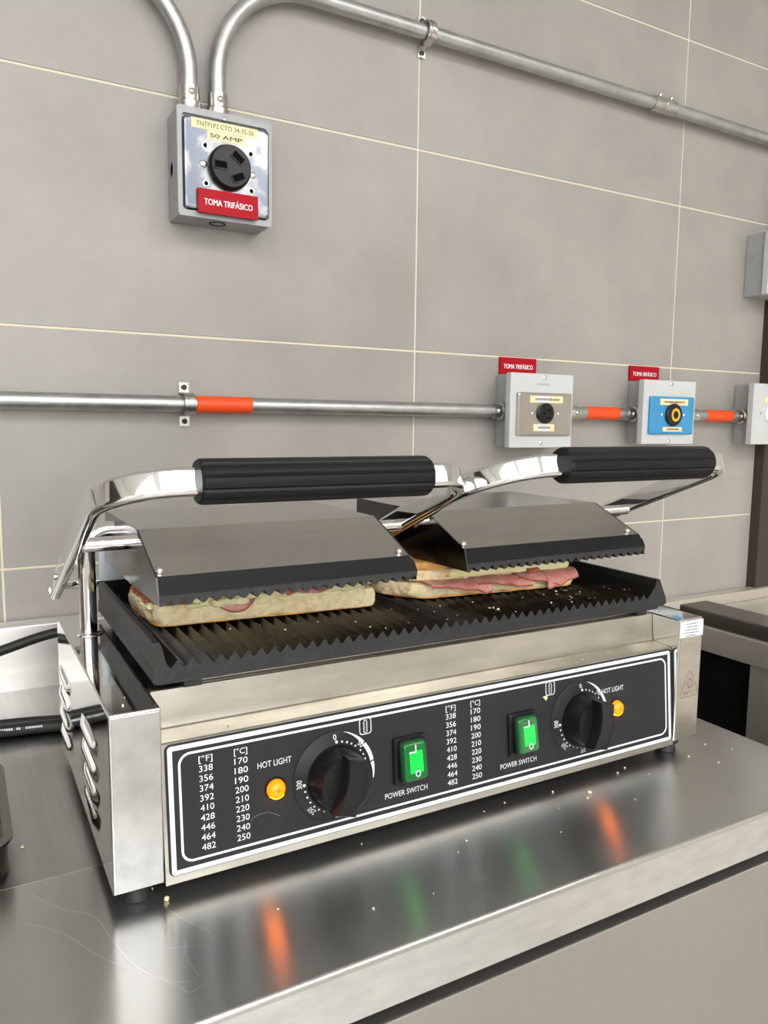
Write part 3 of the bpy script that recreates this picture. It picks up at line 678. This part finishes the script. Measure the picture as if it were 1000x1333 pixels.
def sheet(path, x0, x1, wav, seed, th=.0012, nx=26, endshape=None):
    """thin draped slice: path = (y,z) profile from inside outwards; spans x0..x1"""
    pr = smooth_path([(0, a, b) for a, b in path], 5); bm = nb(); top, bt = [], []
    so = Vector((seed*2.7, seed*5.1, seed))
    for i in range(nx+1):
        u = i/nx; x = x0+(x1-x0)*u; sc = endshape(u) if endshape else 1.0
        A, B = [], []
        m_ = len(pr)
        for j, p in enumerate(pr):
            k = j/(m_-1); jj = min(m_-1, k*sc*(m_-1)); j0 = int(jj); f = jj-j0; q = pr[j0].lerp(pr[min(j0+1, m_-1)], f)
            w1 = noise.noise(Vector((x*70, k*1.5, 0))+so); w2 = noise.noise(Vector((x*90, k*2, 9))+so)
            v = Vector((x, q.y-abs(wav*w1)*k, q.z+wav*.7*w2*(.3+.7*k)))
            A.append(bm.verts.new(v)); B.append(bm.verts.new(v+Vector((0, .0006, -th))))
        top.append(A); bt.append(B)
    for i in range(nx):
        for j in range(len(pr)-1):
            bm.faces.new((top[i][j], top[i+1][j], top[i+1][j+1], top[i][j+1])); bm.faces.new((bt[i][j], bt[i][j+1], bt[i+1][j+1], bt[i+1][j]))
        bm.faces.new((top[i][-1], top[i+1][-1], bt[i+1][-1], bt[i][-1])); bm.faces.new((top[i][0], bt[i][0], bt[i+1][0], top[i+1][0]))
    for r_ in (0, nx):
        for j in range(len(pr)-1): bm.faces.new((top[r_][j], top[r_][j+1], bt[r_][j+1], bt[r_][j]))
    RIND[:] = [top[i][-1].co.copy() for i in range(nx+1)]
    return bm
RIND = []
def rind(par, r=.0008):
    bm = nb(); sweep(bm, list(RIND), circ(r, 8), N=(0, -1, 0)); return obj('ham_edge', bm, 'hamrind', par)
def blob(bm, c, rx, ry, rz, seed, n=10):
    g = bmesh.ops.create_icosphere(bm, subdivisions=2, radius=1)['verts']
    for v in g:
        k = 1+.25*noise.noise(v.co*1.6+Vector((seed*3.3, 0, 0))); v.co = Vector((c[0]+v.co.x*rx*k, c[1]+v.co.y*ry*k, c[2]+v.co.z*rz*k))

s1 = thing('toasted_sandwich', (.155, .16, .1465), 'pressed ciabatta sandwich with cheese and ham under the left lid', 'sandwich', None)
poly1 = [(.0560, .1230), (.0610, .1170), (.15, .1110), (.2500, .1040), (.2545, .1060), (.2540, .20), (.0520, .205)]
sh = lambda P, d: [(a+(d if a < .15 else -d)*.5, b+(d if b < .15 else 0)) for a, b in P]
zb = ZR+.0004
bm = loaf(sh(poly1, .0016), zb, zb+.0014, .0014, 1, levels=3, ins=.0005); obj('bottom_crust', bm, 'toast', s1)
bm = loaf(poly1, zb+.0009, .1640, .0030, 2, ins=.0025); obj('bottom_bread', bm, 'crumb', s1)
bm = loaf(sh(poly1, .002), .1675, .1765, .0030, 3, ins=.002); obj('top_bread', bm, 'crumb', s1)
bm = loaf(sh(poly1, .003), .1762, .1808, .0016, 4, levels=4, ins=.002); obj('top_crust', bm, 'toast', s1)
bm = loaf([(.085, .1150), (.16, .1075), (.24, .1050), (.245, .19), (.08, .19)], .1640, .1690, .0030, 5, levels=5, ins=.003); 
for k in range(16):
    x_ = .088+k*.0098
    if k in (2, 3, 4): blob(bm, (x_, .1085+(.1165-.1085)*.2, .1640), .0075, .0030, .0042, 70+k)
    blob(bm, (x_, .1165-.000055*1000*(x_-.08)*.9+random.uniform(-.001, .001), .1650+random.uniform(-.0035, .003)), random.uniform(.006, .010), .0032, random.uniform(.0022, .0045), k)
obj('cheese', bm, 'cheese', s1)
bm = sheet([(.150, .1660), (.118, .1655), (.1105, .1630), (.1085, .1590), (.1080, .1545)], .1050, .1390, .0035, 3, endshape=lambda u: .40+.55*math.sin(PI*min(1, u*1.0))**.8); obj('ham_slice', bm, 'ham', s1); rind(s1, .0007)
bm = sheet([(.150, .1700), (.112, .1700), (.1065, .1688), (.1045, .1665)], .165, .205, .003, 4); obj('ham_slice', bm, 'ham', s1)
bm = nb()
for k in range(5): blob(bm, (.0545+random.uniform(-.001, .001), .140+k*.012, .1655+random.uniform(-.001, .001)), .0035, .007, .002, 40+k)
obj('ham_end', bm, 'hamrind', s1)
bm = nb()
for k in range(6): blob(bm, (.0550, .130+k*.011, .1610+random.uniform(-.002, .002)), .0035, .006, .0032, 60+k)
obj('cheese_end', bm, 'cheese', s1)

s2 = thing('toasted_sandwich', (.39, .15, .1465), 'toasted ciabatta sandwich with ham hanging out under the right lid', 'sandwich', None)
poly2 = [(.2760, .185), (.2800, .150), (.2960, .119), (.3080, .1085), (.40, .0985), (.4800, .0930), (.4880, .0990), (.4900, .20), (.2800, .21)]
bm = loaf([(a+.001*(1 if a < .4 else -1), b+.0012) for a, b in poly2], zb, zb+.0015, .0016, 6, levels=3, ins=.0005); obj('bottom_crust', bm, 'toast', s2)
bm = loaf(poly2, zb+.0009, .1610, .0036, 7, ins=.003); obj('bottom_bread', bm, 'crumb', s2)
p2 = [(.2790, .185), (.2820, .150), (.2960, .123), (.3060, .1120), (.40, .1010), (.4740, .0955), (.4800, .1015), (.4800, .20), (.2820, .21)]
bm = loaf(p2, .1625, .1735, .0036, 8, ins=.003); obj('top_bread', bm, 'crumb', s2)
bm = loaf(p2, .1732, .1822, .0022, 9, levels=5, ins=.004); obj('top_crust', bm, 'toast', s2)
bm = loaf([(.33, .1010), (.40, .0940), (.474, .0900), (.474, .18), (.33, .18)], .1665, .1745, .0020, 10, levels=5, ins=.002); obj('cheese', bm, 'cheese', s2)
for k, (a, b, zz, yy, sd) in enumerate(((.3060, .3720, .1520, .0885, 1), (.3560, .4200, .1540, .0850, 2), (.4060, .4560, .1515, .0835, 3), (.4380, .4800, .1500, .0825, 4))):
    bm = sheet([(.150, .1630+.0010*k), (yy+.020, .1635+.0010*k), (yy+.007, .1632+.0010*k), (yy+.001, .1590), (yy-.001, zz)], a, b, .0030, 20+sd, endshape=lambda u, k=k: (.62+.38*u**1.2) if k < 3 else 1.0-.25*u); obj('ham_slice', bm, 'ham', s2); rind(s2)
bm = sheet([(.11, .1705), (.0925, .1700), (.0895, .1660)], .4180, .4330, .003, 31); obj('ham_edge', bm, 'hamrind', s2)

# ================================================================ POWER CORDS
def cord(pts, r, label, name='power_cord'):
    bm = nb(); sweep(bm, smooth_path(pts, 8), circ(r, 14)); return tag(obj(name, bm, 'rubber'), label, 'cord')
cord([(-.30, .440, -.004), (-.15, .452, .022), (-.0445, .455, .0500), (.0141, .455, .0640), (.06, .44, .066), (.10, .38, .058), (.12, .2875, .05)], .0058, 'black power cord sloping along the backsplash behind the grill')
c2 = cord([(-.40, .372, TZ+.0068), (-.20, .364, TZ+.0068), (-.05, .352, TZ+.0068), (.02, .340, TZ+.0068), (.07, .325, .0), (.12, .2915, .03)], .0066, 'thick black power cord with white print lying on the counter, in front')
bm = nb()
for k, (a, b) in enumerate(((-.052, -.040), (-.0365, -.0325), (-.028, -.0135))):
    rr = random.Random(k+5); x = a
    while x < b:
        l = rr.uniform(.0008, .0018); quad(bm, x, x+l, 0, .0022, lambda s, t: Vector((s, .3518-.0057-(s+.05)*.17+.0004*t/.0022, TZ+.0088+t))); x += l+.0005
obj('cord_print', bm, 'white', c2, smooth=False, kind='stuff')
cord([(-.40, .398, TZ+.0062), (-.20, .388, TZ+.0062), (-.05, .372, TZ+.0062), (.02, .3555, TZ+.0062), (.08, .335, .0), (.16, .2905, .03)], .0058, 'black power cord lying on the counter, behind the one with white print')

# ================================================================ CONDUITS AND OUTLET BOXES
R_C = .0106; YC = WY-.0205
def conduit_run(name, pts, label, group='galvanized conduits'):
    bm = nb(); sweep(bm, pts, circ(R_C, 20), N=(0, 1, 0)); return tag(obj(name, bm, 'galv'), label, 'pipe', group)
def arc(cx, cz, r, a0, a1, k=16): return [(cx+r*math.cos(math.radians(a0+(a1-a0)*i/k)), YC, cz+r*math.sin(math.radians(a0+(a1-a0)*i/k))) for i in range(k+1)]
def tape(x0, x1, z, par):
    bm = nb(); n = 24
    lathe(bm, [(R_C+.0001, 0), (R_C+.0006, .0003), (R_C+.0006, x1-x0-.0003), (R_C+.0001, x1-x0)], (x0, YC, z), (1, 0, 0), n); obj('orange_band', bm, 'orange', par, label='orange tape band')
def connector(par, o, ax, L=.027, screw=(0, -1, 0)):
    bm = nb(); lathe(bm, [(R_C+.0002, 0), (R_C+.0022, .0004), (R_C+.0022, L*.55), (R_C+.0016, L*.6), (R_C+.0044, L*.66), (R_C+.0044, L*.92), (R_C+.0030, L)], o, ax, 24); c = obj('connector', bm, 'cast', par)
    p = Vector(o)+Vector(ax)*L*.3+Vector(screw)*(R_C+.002)
    obj('set_screw', screw_bm(p, screw, .0042, .0030), 'cast', c)
def strap(x, z, label):
    t = thing('pipe_strap', (x, WY-.002, z-.03), label, 'pipe clamp', 'pipe straps')
    bm = nb(); n = 14; sec = []
    prof = [(-.0290, WY-.0004), (-.0145, WY-.0004)]+[(-.0137*math.cos(a), YC-.0137*math.sin(a)) for a in [PI*k/n for k in range(n+1)]]+[(.0145, WY-.0004), (.0290, WY-.0004)]
    inn = [(-.0290, WY-.0024), (-.0158, WY-.0024)]+[(-.0152*math.cos(a), YC-.0152*math.sin(a)) for a in [PI*k/n for k in range(n+1)]]+[(.0158, WY-.0024), (.0290, WY-.0024)]
    for hw, q in ((.0068, 0), (.0022, .0012)):
        A = [Vector((x-hw, b, z+a)) for a, b in prof]; B = [Vector((x-hw, b-q, z+a)) for a, b in inn]; A2 = [v+Vector((2*hw, 0, 0)) for v in A]; B2 = [v+Vector((2*hw, 0, 0)) for v in B]
        va, vb, wa, wb = [[bm.verts.new(p) for p in Q] for Q in (A, B, A2, B2)]
        for i in range(len(va)-1):
            bm.faces.new((va[i], va[i+1], wa[i+1], wa[i])); bm.faces.new((vb[i], wb[i], wb[i+1], vb[i+1]))
            bm.faces.new((va[i], vb[i], vb[i+1], va[i+1])); bm.faces.new((wa[i], wa[i+1], wb[i+1], wb[i]))
        bm.faces.new((va[0], wa[0], wb[0], vb[0])); bm.faces.new((va[-1], vb[-1], wb[-1], wa[-1]))
    obj('strap_band', bm, 'cast', t)
    for s in (-1, 1):
        bm = nb(); lathe(bm, [(.0036, 0), (.0036, .0012), (0, .0013)], (x, WY-.0026, z+s*.0225), (0, -1, 0), 14); obj('strap_hole', bm, 'ink', t)

ZH = .8826
ca = conduit_run('conduit', [(.2007, YC, .700), (.2007, YC, .745)]+arc(.2007-.118, .748, .118, 0, 90)+[(-.3, YC, .866), (-2.4, YC, .866)], 'galvanized conduit rising from the high outlet box and bending to the left')
connector(ca, (.2007, YC, .7325), (0, 0, -1), .030)
XB = .2375
cb = conduit_run('conduit', [(XB, YC, .700), (XB, YC, .752)]+arc(XB+.128, ZH-.128, .128, 180, 90)+[(.6, YC, ZH-.0005), (1.0, YC, ZH-.0025), (1.39, YC, ZH-.0065)], 'galvanized conduit rising from the high outlet box and running to the right along the top')
connector(cb, (XB, YC, .7305), (0, 0, -1), .030)
bm = nb(); lathe(bm, [(R_C, 0), (R_C+.0022, .0006), (R_C+.0022, .0255), (R_C+.0010, .0275), (R_C+.0010, .0285), (R_C+.0022, .0305), (R_C+.0022, .0554), (R_C, .056)], (1.020, YC, ZH-.0026), (1, 0, 0), 24); cp_ = obj('coupling', bm, 'cast', cb)
for x_ in (1.034, 1.062): obj('set_screw', screw_bm(Vector((x_, YC-.006, ZH+.0090)), (0, -.4, .92), .0040, .0050), 'cast', cp_)
strap(.5555, ZH+.0010, 'two-hole pipe strap holding the upper conduit over a grout line')
ZL = .3355
cl = conduit_run('conduit', [(-2.4, YC, ZL), (0, YC, ZL), (.4, YC, ZL), (.713, YC, ZL)], 'long low galvanized conduit from the left edge to the first small outlet box')
tape(.2019, .2785, ZL, cl); connector(cl, (.687, YC, ZL), (1, 0, 0), .027)
strap(.1920, ZL, 'two-hole pipe strap holding the long low conduit, left of its orange band')
cm = conduit_run('conduit', [(.835, YC, ZL), (.93, YC, ZL), (1.02, YC, ZL)], 'short conduit with orange band between the steel and the blue outlet plates')
tape(.8923, .9704, ZL, cm); connector(cm, (.873, YC, ZL), (-1, 0, 0), .03); connector(cm, (.992, YC, ZL), (1, 0, 0), .028)
cn = conduit_run('conduit', [(1.142, YC, ZL), (1.24, YC, ZL), (1.325, YC, ZL)], 'short conduit with orange band right of the blue outlet plate')
tape(1.2063, 1.2844, ZL, cn); connector(cn, (1.182, YC, ZL), (-1, 0, 0), .03); connector(cn, (1.296, YC, ZL), (1, 0, 0), .028)

def front(d):
    y = WY-d; return lambda x, z: Vector((x, y, z))
def plate_bm(x0, x1, z0, z1, d0, d1, r=.003, bev=.0025):
    cx0, cz0 = (x0+x1)/2, (z0+z1)/2; bm = nb(); prev = None; first = None
    for g, d in ((0, d0), (0, d1-bev*.5), (bev*.35, d1-bev*.12), (bev, d1)):
        ring = [bm.verts.new((cx0+a, WY-d, cz0+b)) for a, b in rrect(x1-x0-2*g, z1-z0-2*g, max(r-g*.5, .0005), 5)]
        if prev:
            for i in range(len(ring)): bm.faces.new((prev[i], prev[(i+1) % len(ring)], ring[(i+1) % len(ring)], ring[i]))
        else: first = ring
        prev = ring
    bm.faces.new(first[::-1]); bm.faces.new(prev); return bm
def label_part(par, name, m, x0, x1, z0, z1, d, words=None, ink='ink', th=.0006, bold=.0002, mx=.06, mz=.24):
    bm = nb(); box(bm, x0, x1, WY-d, WY-d+th, z0, z1); lb = obj(name, bm, m, par, smooth=False)
    if words:
        bm = nb(); text(bm, words, front(d+.0002), x0+(x1-x0)*mx, x1-(x1-x0)*mx, z0+(z1-z0)*mz, z1-(z1-z0)*mz, bold)
        return lb, bm, ink
    return lb, None, None
def scribble(par, x0, x1, z, h, d, m, seed, gap=.0012):
    bm = nb(); rr = random.Random(seed); x = x0
    while x < x1:
        l = rr.uniform(.001, .003); quad(bm, x, min(x1, x+l), z-h/2, z+h/2, front(d)); x += l+rr.uniform(.0006, gap)
    obj('faint_print', bm, m, par, smooth=False, kind='stuff')

# high box with round three-slot socket
tb = thing('outlet_box', (.237, WY, .563), 'high square steel outlet box with black three-slot socket and shiny plate', 'outlet')
X0, X1, Z0, Z1 = .1770, .2985, .5680, .6975
bm = nb(); box(bm, X0, X1, WY-.048, WY-.0002, Z0, Z1, .003, 2); bx_ = obj('box_body', bm, 'boxzinc', tb)
bm = nb(); 
o_ = [((X0+X1)/2+a, (Z0+Z1)/2+b) for a, b in rrect(X1-X0+.001, Z1-Z0+.001, .004, 5)]; i_ = [((X0+X1)/2+a, (Z0+Z1)/2-.0005+b) for a, b in rrect(X1-X0-.0105, Z1-Z0-.0150, .005, 5)]
vo = [bm.verts.new(front(.0470)(*p_)) for p_ in o_]; vo2 = [bm.verts.new(front(.0515)(*p_)) for p_ in o_]; vi2 = [bm.verts.new(front(.0515)(*p_)) for p_ in i_]; vi = [bm.verts.new(front(.0470)(*p_)) for p_ in i_]
for A, B in ((vo, vo2), (vo2, vi2), (vi2, vi)):
    for i in range(len(A)): bm.faces.new((A[i], A[(i+1) % len(A)], B[(i+1) % len(A)], B[i]))
obj('cover_frame', bm, 'boxzinc', tb)
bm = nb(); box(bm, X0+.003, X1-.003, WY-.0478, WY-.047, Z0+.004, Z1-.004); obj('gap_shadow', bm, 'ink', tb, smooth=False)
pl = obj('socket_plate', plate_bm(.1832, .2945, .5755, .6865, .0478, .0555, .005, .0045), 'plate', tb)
for (a, b, c_, d_, s, bo) in ((.1930, .2790, .6728, .6845, 'TNTP1P2 CTO 34-35-36', .0001), (.2130, .2612, .6618, .6722, '50 AMP', .00025)):
    lb, bm2, ink = label_part(pl, 'label_tape', 'cream', a, b, c_, d_, .0559, s, mx=.07, mz=.26, bold=bo, th=.0005)
    obj('label_text', bm2, 'ink', pl, smooth=False)
bm = nb(); lathe(bm, [(.0275, .0550), (.0275, .0600), (.0262, .0640), (.0245, .0655), (0, .0655)], (.2403, WY, .6312), (0, -1, 0), 48); sk = obj('socket', bm, 'plastic', tb)
for ang, px_, pz_ in ((0, .2268, .6310), (-38, .2492, .6428), (25, .2492, .6190)):
    a = math.radians(ang); ca_, sa_ = math.cos(a), math.sin(a)
    rot = lambda u, v, d: Vector((px_+u*ca_-v*sa_, WY-d, pz_+u*sa_+v*ca_))
    bm = nb(); ringflat(bm, [(-.0090, -.0056), (.0090, -.0056), (.0090, .0056), (-.0090, .0056)], [(-.0078, -.0042), (.0078, -.0042), (.0078, .0042), (-.0078, .0042)], lambda u, v: rot(u, v, .0668))
    ringflat(bm, [(-.0090, -.0056), (.0090, -.0056), (.0090, .0056), (-.0090, .0056)], [(-.0092, -.0058), (.0092, -.0058), (.0092, .0058), (-.0092, .0058)], lambda u, v: rot(u, v, .0664 if abs(u) < .0091 else .0650))
    obj('slot_rim', bm, 'plastic', sk, smooth=False)
    bm = nb(); quad(bm, -.0078, .0078, -.0042, .0042, lambda u, v: rot(u, v, .0658)); obj('slot', bm, 'dark', sk, smooth=False)
for x_, z_ in ((.2100, .6537), (.2690, .6530), (.2105, .6085), (.2695, .6080)):
    bm = nb(); lathe(bm, [(.0042, .0553), (.0042, .0560), (.0028, .0562), (.0027, .0558), (0, .0558)], (x_, WY, z_), (0, -1, 0), 18); h_ = obj('plate_hole', bm, 'screw', pl)
    bm = nb(); disc(bm, x_, z_, .0026, front(.0562)); obj('hole', bm, 'dark', pl, smooth=False)
for x_, z_ in ((.2080, .6316), (.2723, .6280)): obj('screw', screw_bm(Vector((x_, WY-.0555, z_)), (0, -1, 0), .0046, .0022), 'screw', pl)
obj('screw', screw_bm(Vector((.2368, WY-.0515, .6905)), (0, -1, 0), .0030, .0025), 'screw', tb)
lb, bm2, ink = label_part(tb, 'red_label', 'red', .1990, .2772, .5722, .6010, .0600, 'TOMA TRIFÁSICO', 'white', th=.0040, bold=.00045, mx=.10, mz=.34)
obj('label_text', bm2, 'white', tb, smooth=False)
bm = nb(); lathe(bm, [(.0105, .0004), (.0105, .0012), (.009, .0014), (.009, .0004)], (.232, WY-.030, Z0+.0005), (0, 0, -1), 24); obj('knockout', bm, 'dark', bx_)
bm = nb(); lathe(bm, [(.0095, -.0002), (.0095, .0008), (.0080, .0010), (.0080, .0002)], (X0+.0002, WY-.022, .628), (-1, 0, 0), 24); obj('knockout', bm, 'boxzinc', bx_)

def small_box(x0, x1, cov0, cov1, z0, z1, label, knock=False):
    t = thing('outlet_box', ((x0+x1)/2, WY, z0), label, 'outlet')
    bm = nb(); box(bm, x0, x1, WY-.044, WY-.0002, z0+.001, z1-.0005, .002, 2); b = obj('box_body', bm, 'boxgrey', t)
    c = obj('box_cover', plate_bm(cov0, cov1, z0, z1, .0442, .0560, .002, .0016), 'lidgrey', t)
    return t, b, c
# steel plate box
t, b, c = small_box(.7130, .822, .6990, .8310, .2765, .3965, 'grey outlet box with brushed steel plate and small black socket, behind the right handle')
pl = obj('socket_plate', plate_bm(.7110, .8245, .2965, .3655, .0560, .0625, .003, .0040), 'plate2', t)
for a, b_, c_, d_, sd in ((.7338, .8030, .3495, .3605, 1), (.7425, .7860, .3035, .3150, 2)):
    bm = nb(); box(bm, a, b_, WY-.0630, WY-.0624, c_, d_); obj('label_tape', bm, 'cream', pl, smooth=False)
    bm = nb(); quad(bm, a+(b_-a)*.16, a+(b_-a)*(.62 if sd == 1 else .75), c_+.0008, d_-.0008, front(.0632)); obj('label_patch', bm, 'white', pl, smooth=False)
    scribble(pl, a+.010, b_-.008, (c_+d_)/2, .0036, .0634, 'inkgrey', sd)
bm = nb(); lathe(bm, [(.0165, .0620), (.0165, .0660), (.0150, .0672), (0, .0672)], (.7660, WY, .3325), (0, -1, 0), 36); sk = obj('socket', bm, 'plastic', t)
for u, v in ((-.006, .0), (.006, .005), (.005, -.007)):
    bm = nb(); quad(bm, .766+u-.0022, .766+u+.0022, .3325+v-.0018, .3325+v+.0018, front(.0674)); obj('slot', bm, 'dark', sk, smooth=False)
for x_ in (.7395, .7940): obj('screw', screw_bm(Vector((x_, WY-.0625, .3320)), (0, -1, 0), .0026, .0018), 'screw', pl)
for x_, z_ in ((.7680, .3905), (.7640, .2845)): obj('screw', screw_bm(Vector((x_, WY-.056, z_)), (0, -1, 0), .0042, .0026), 'screw', t)
scribble(t, .752, .780, .3795, .003, .0563, 'boxgrey', 9)
# blue plate box
t, b, c = small_box(1.0190, 1.124, .9985, 1.1350, .2815, .3965, 'grey outlet box with shiny blue plate and black twist socket with yellow ring')
pl = obj('socket_plate', plate_bm(1.0120, 1.1260, .2995, .3672, .0560, .0625, .003, .0040), 'blue', t)
for a, b_, c_, d_, sd in ((1.034, 1.107, .3520, .3632, 3), (1.044, 1.094, .3045, .3125, 4)):
    bm = nb(); box(bm, a, b_, WY-.0630, WY-.0624, c_, d_); obj('label_tape', bm, 'cream', pl, smooth=False); scribble(pl, a+.010, b_-.008, (c_+d_)/2, .0032, .0634, 'brown', sd)
bm = nb(); lathe(bm, [(.0205, .0620), (.0205, .0660), (.0190, .0674), (0, .0674)], (1.0690, WY, .3345), (0, -1, 0), 36); sk = obj('socket', bm, 'plastic', t)
bm = nb(); ringflat(bm, [(1.071+.0115*math.cos(a), .3345+.0120*math.sin(a)) for a in [2*PI*k/28 for k in range(28)]], [(1.071+.0068*math.cos(a), .3345+.0072*math.sin(a)) for a in [2*PI*k/28 for k in range(28)]], front(.0677)); obj('yellow_ring', bm, 'yellow', sk, smooth=False, label='yellow ring')
for x_ in (1.0400, 1.0975): obj('screw', screw_bm(Vector((x_, WY-.0625, .3345)), (0, -1, 0), .0028, .0018), 'screw', pl)
for x_, z_ in ((1.0670, .3905), (1.0670, .2870)): obj('screw', screw_bm(Vector((x_, WY-.056, z_)), (0, -1, 0), .0042, .0026), 'screw', t)
# box cut by the right edge
t, b, c = small_box(1.3225, 1.42, 1.3050, 1.4380, .2800, .4005, 'grey outlet box with round white socket, cut by the right picture edge at handle height')
bm = nb(); lathe(bm, [(.0185, .0555), (.0185, .0600), (.0170, .0620), (0, .0625)], (1.3585, WY, .3420), (0, -1, 0), 36); sk = obj('socket', bm, 'sticker', t)
for u, v in ((-.0105, 0), (.006, .006), (.006, -.006)):
    bm = nb(); quad(bm, 1.3585+u-.0012, 1.3585+u+.0012, .342+v-.003, .342+v+.003, front(.0628)); obj('slot', bm, 'ink', sk, smooth=False)
bm = nb(); box(bm, 1.338, 1.378, WY-.0568, WY-.0558, .3640, .3745); obj('label_tape', bm, 'cream', t, smooth=False)
bm = nb(); disc(bm, 1.3300, .3418, .0018, front(.0563)); obj('screw_hole', bm, 'ink', t, smooth=False)
# upper right blank box
t, b, c = small_box(1.3290, 1.43, 1.3240, 1.4400, .5740, .6965, 'grey electrical box high at the right picture edge, above the other boxes')
bm = nb(); lathe(bm, [(.0110, -.0002), (.0110, .0006), (.0098, .0008), (.0098, .0001), (0, .0001)], (1.3292, WY-.026, .645), (-1, 0, 0), 24); obj('knockout', bm, 'boxgrey', b)
# red plates on the wall above two boxes
for x0, x1, z0, z1, s, lab in ((.7165, .7935, .3975, .4250, 'TOMA TRIFÁSICO', 'red wall label reading TOMA TRIFÁSICO, above the outlet with the steel plate'), (1.0165, 1.0935, .3975, .4245, 'TOMA BIFÁSICO', 'red wall label above the outlet with the blue plate')):
    t = thing('wall_label', ((x0+x1)/2, WY, z0), lab, 'label')
    lb, bm2, ink = label_part(t, 'label_plate', 'red', x0, x1, z0, z1, .0042, s, 'white', th=.0040, bold=.0006, mx=.10, mz=.33)
    obj('label_text', bm2, 'white', t, smooth=False)

# ================================================================ CRUMBS
bm = nb(); rr = random.Random(11)
def crumb(x, y, z, r, k):
    g = bmesh.ops.create_icosphere(bm, subdivisions=1, radius=1)['verts']; q = [rr.uniform(.6, 1.3) for _ in range(3)]
    for v in g:
        h = 1+.3*noise.noise(v.co*2+Vector((k, 0, 0))); v.co = Vector((x+v.co.x*r*q[0]*h, y+v.co.y*r*q[1]*h, z+(v.co.z+.8)*r*q[2]*.7*h))
spots = [(.0345, .000, .0022), (.4030, -.022, .0022), (.4550, -.005, .0014), (.4700, .0, .0012), (.545, -.012, .0014), (.375, -.005, .0011), (.325, .0, .0010), (.30, -.004, .0010), (.50, -.035, .0010), (.56, -.035, .0012), (.155, -.075, .0011),
         (.098, -.045, .0009), (.26, -.035, .0008), (.245, -.045, .0008), (.43, -.05, .0008), (.585, .0, .0012), (.36, -.03, .0008), (.185, .000, .0008), (.59, -.05, .0008), (.48, -.02, .0009), (.60, -.02, .0009), (.395, -.028, .0012), (.2, -.08, .0008), (.335, -.06, .0008)]
for k, (x_, y_, r_) in enumerate(spots): crumb(x_, y_, TZ, r_, k)
crumb(-.0470, .118, TZ, .0022, 99); crumb(.0285, .018, TZ, .001, 98)
for k in range(34): crumb(rr.uniform(.30, .53), rr.uniform(.034, .085), ZR-.0012, rr.uniform(.0006, .0012), k+30)
for k in range(14): crumb(rr.uniform(.06, .30), rr.uniform(.034, .10), ZR-.0012, rr.uniform(.0005, .0009), k+80)
for k in range(16): crumb(rr.uniform(.40, .53), rr.uniform(.012, .028), .0963, rr.uniform(.0005, .0010), k+120)
crumb(.085, .018, .096, .001, 200); crumb(.445, .078, ZR, .0020, 201); crumb(.012, .0148, H_, .0008, 202); crumb(.016, .03, H_, .0004, 203)
tag(obj('bread_crumbs', bm, 'crumb', kind='stuff'), 'tiny pale bread crumbs scattered over the counter and the ridged plate', 'crumbs')
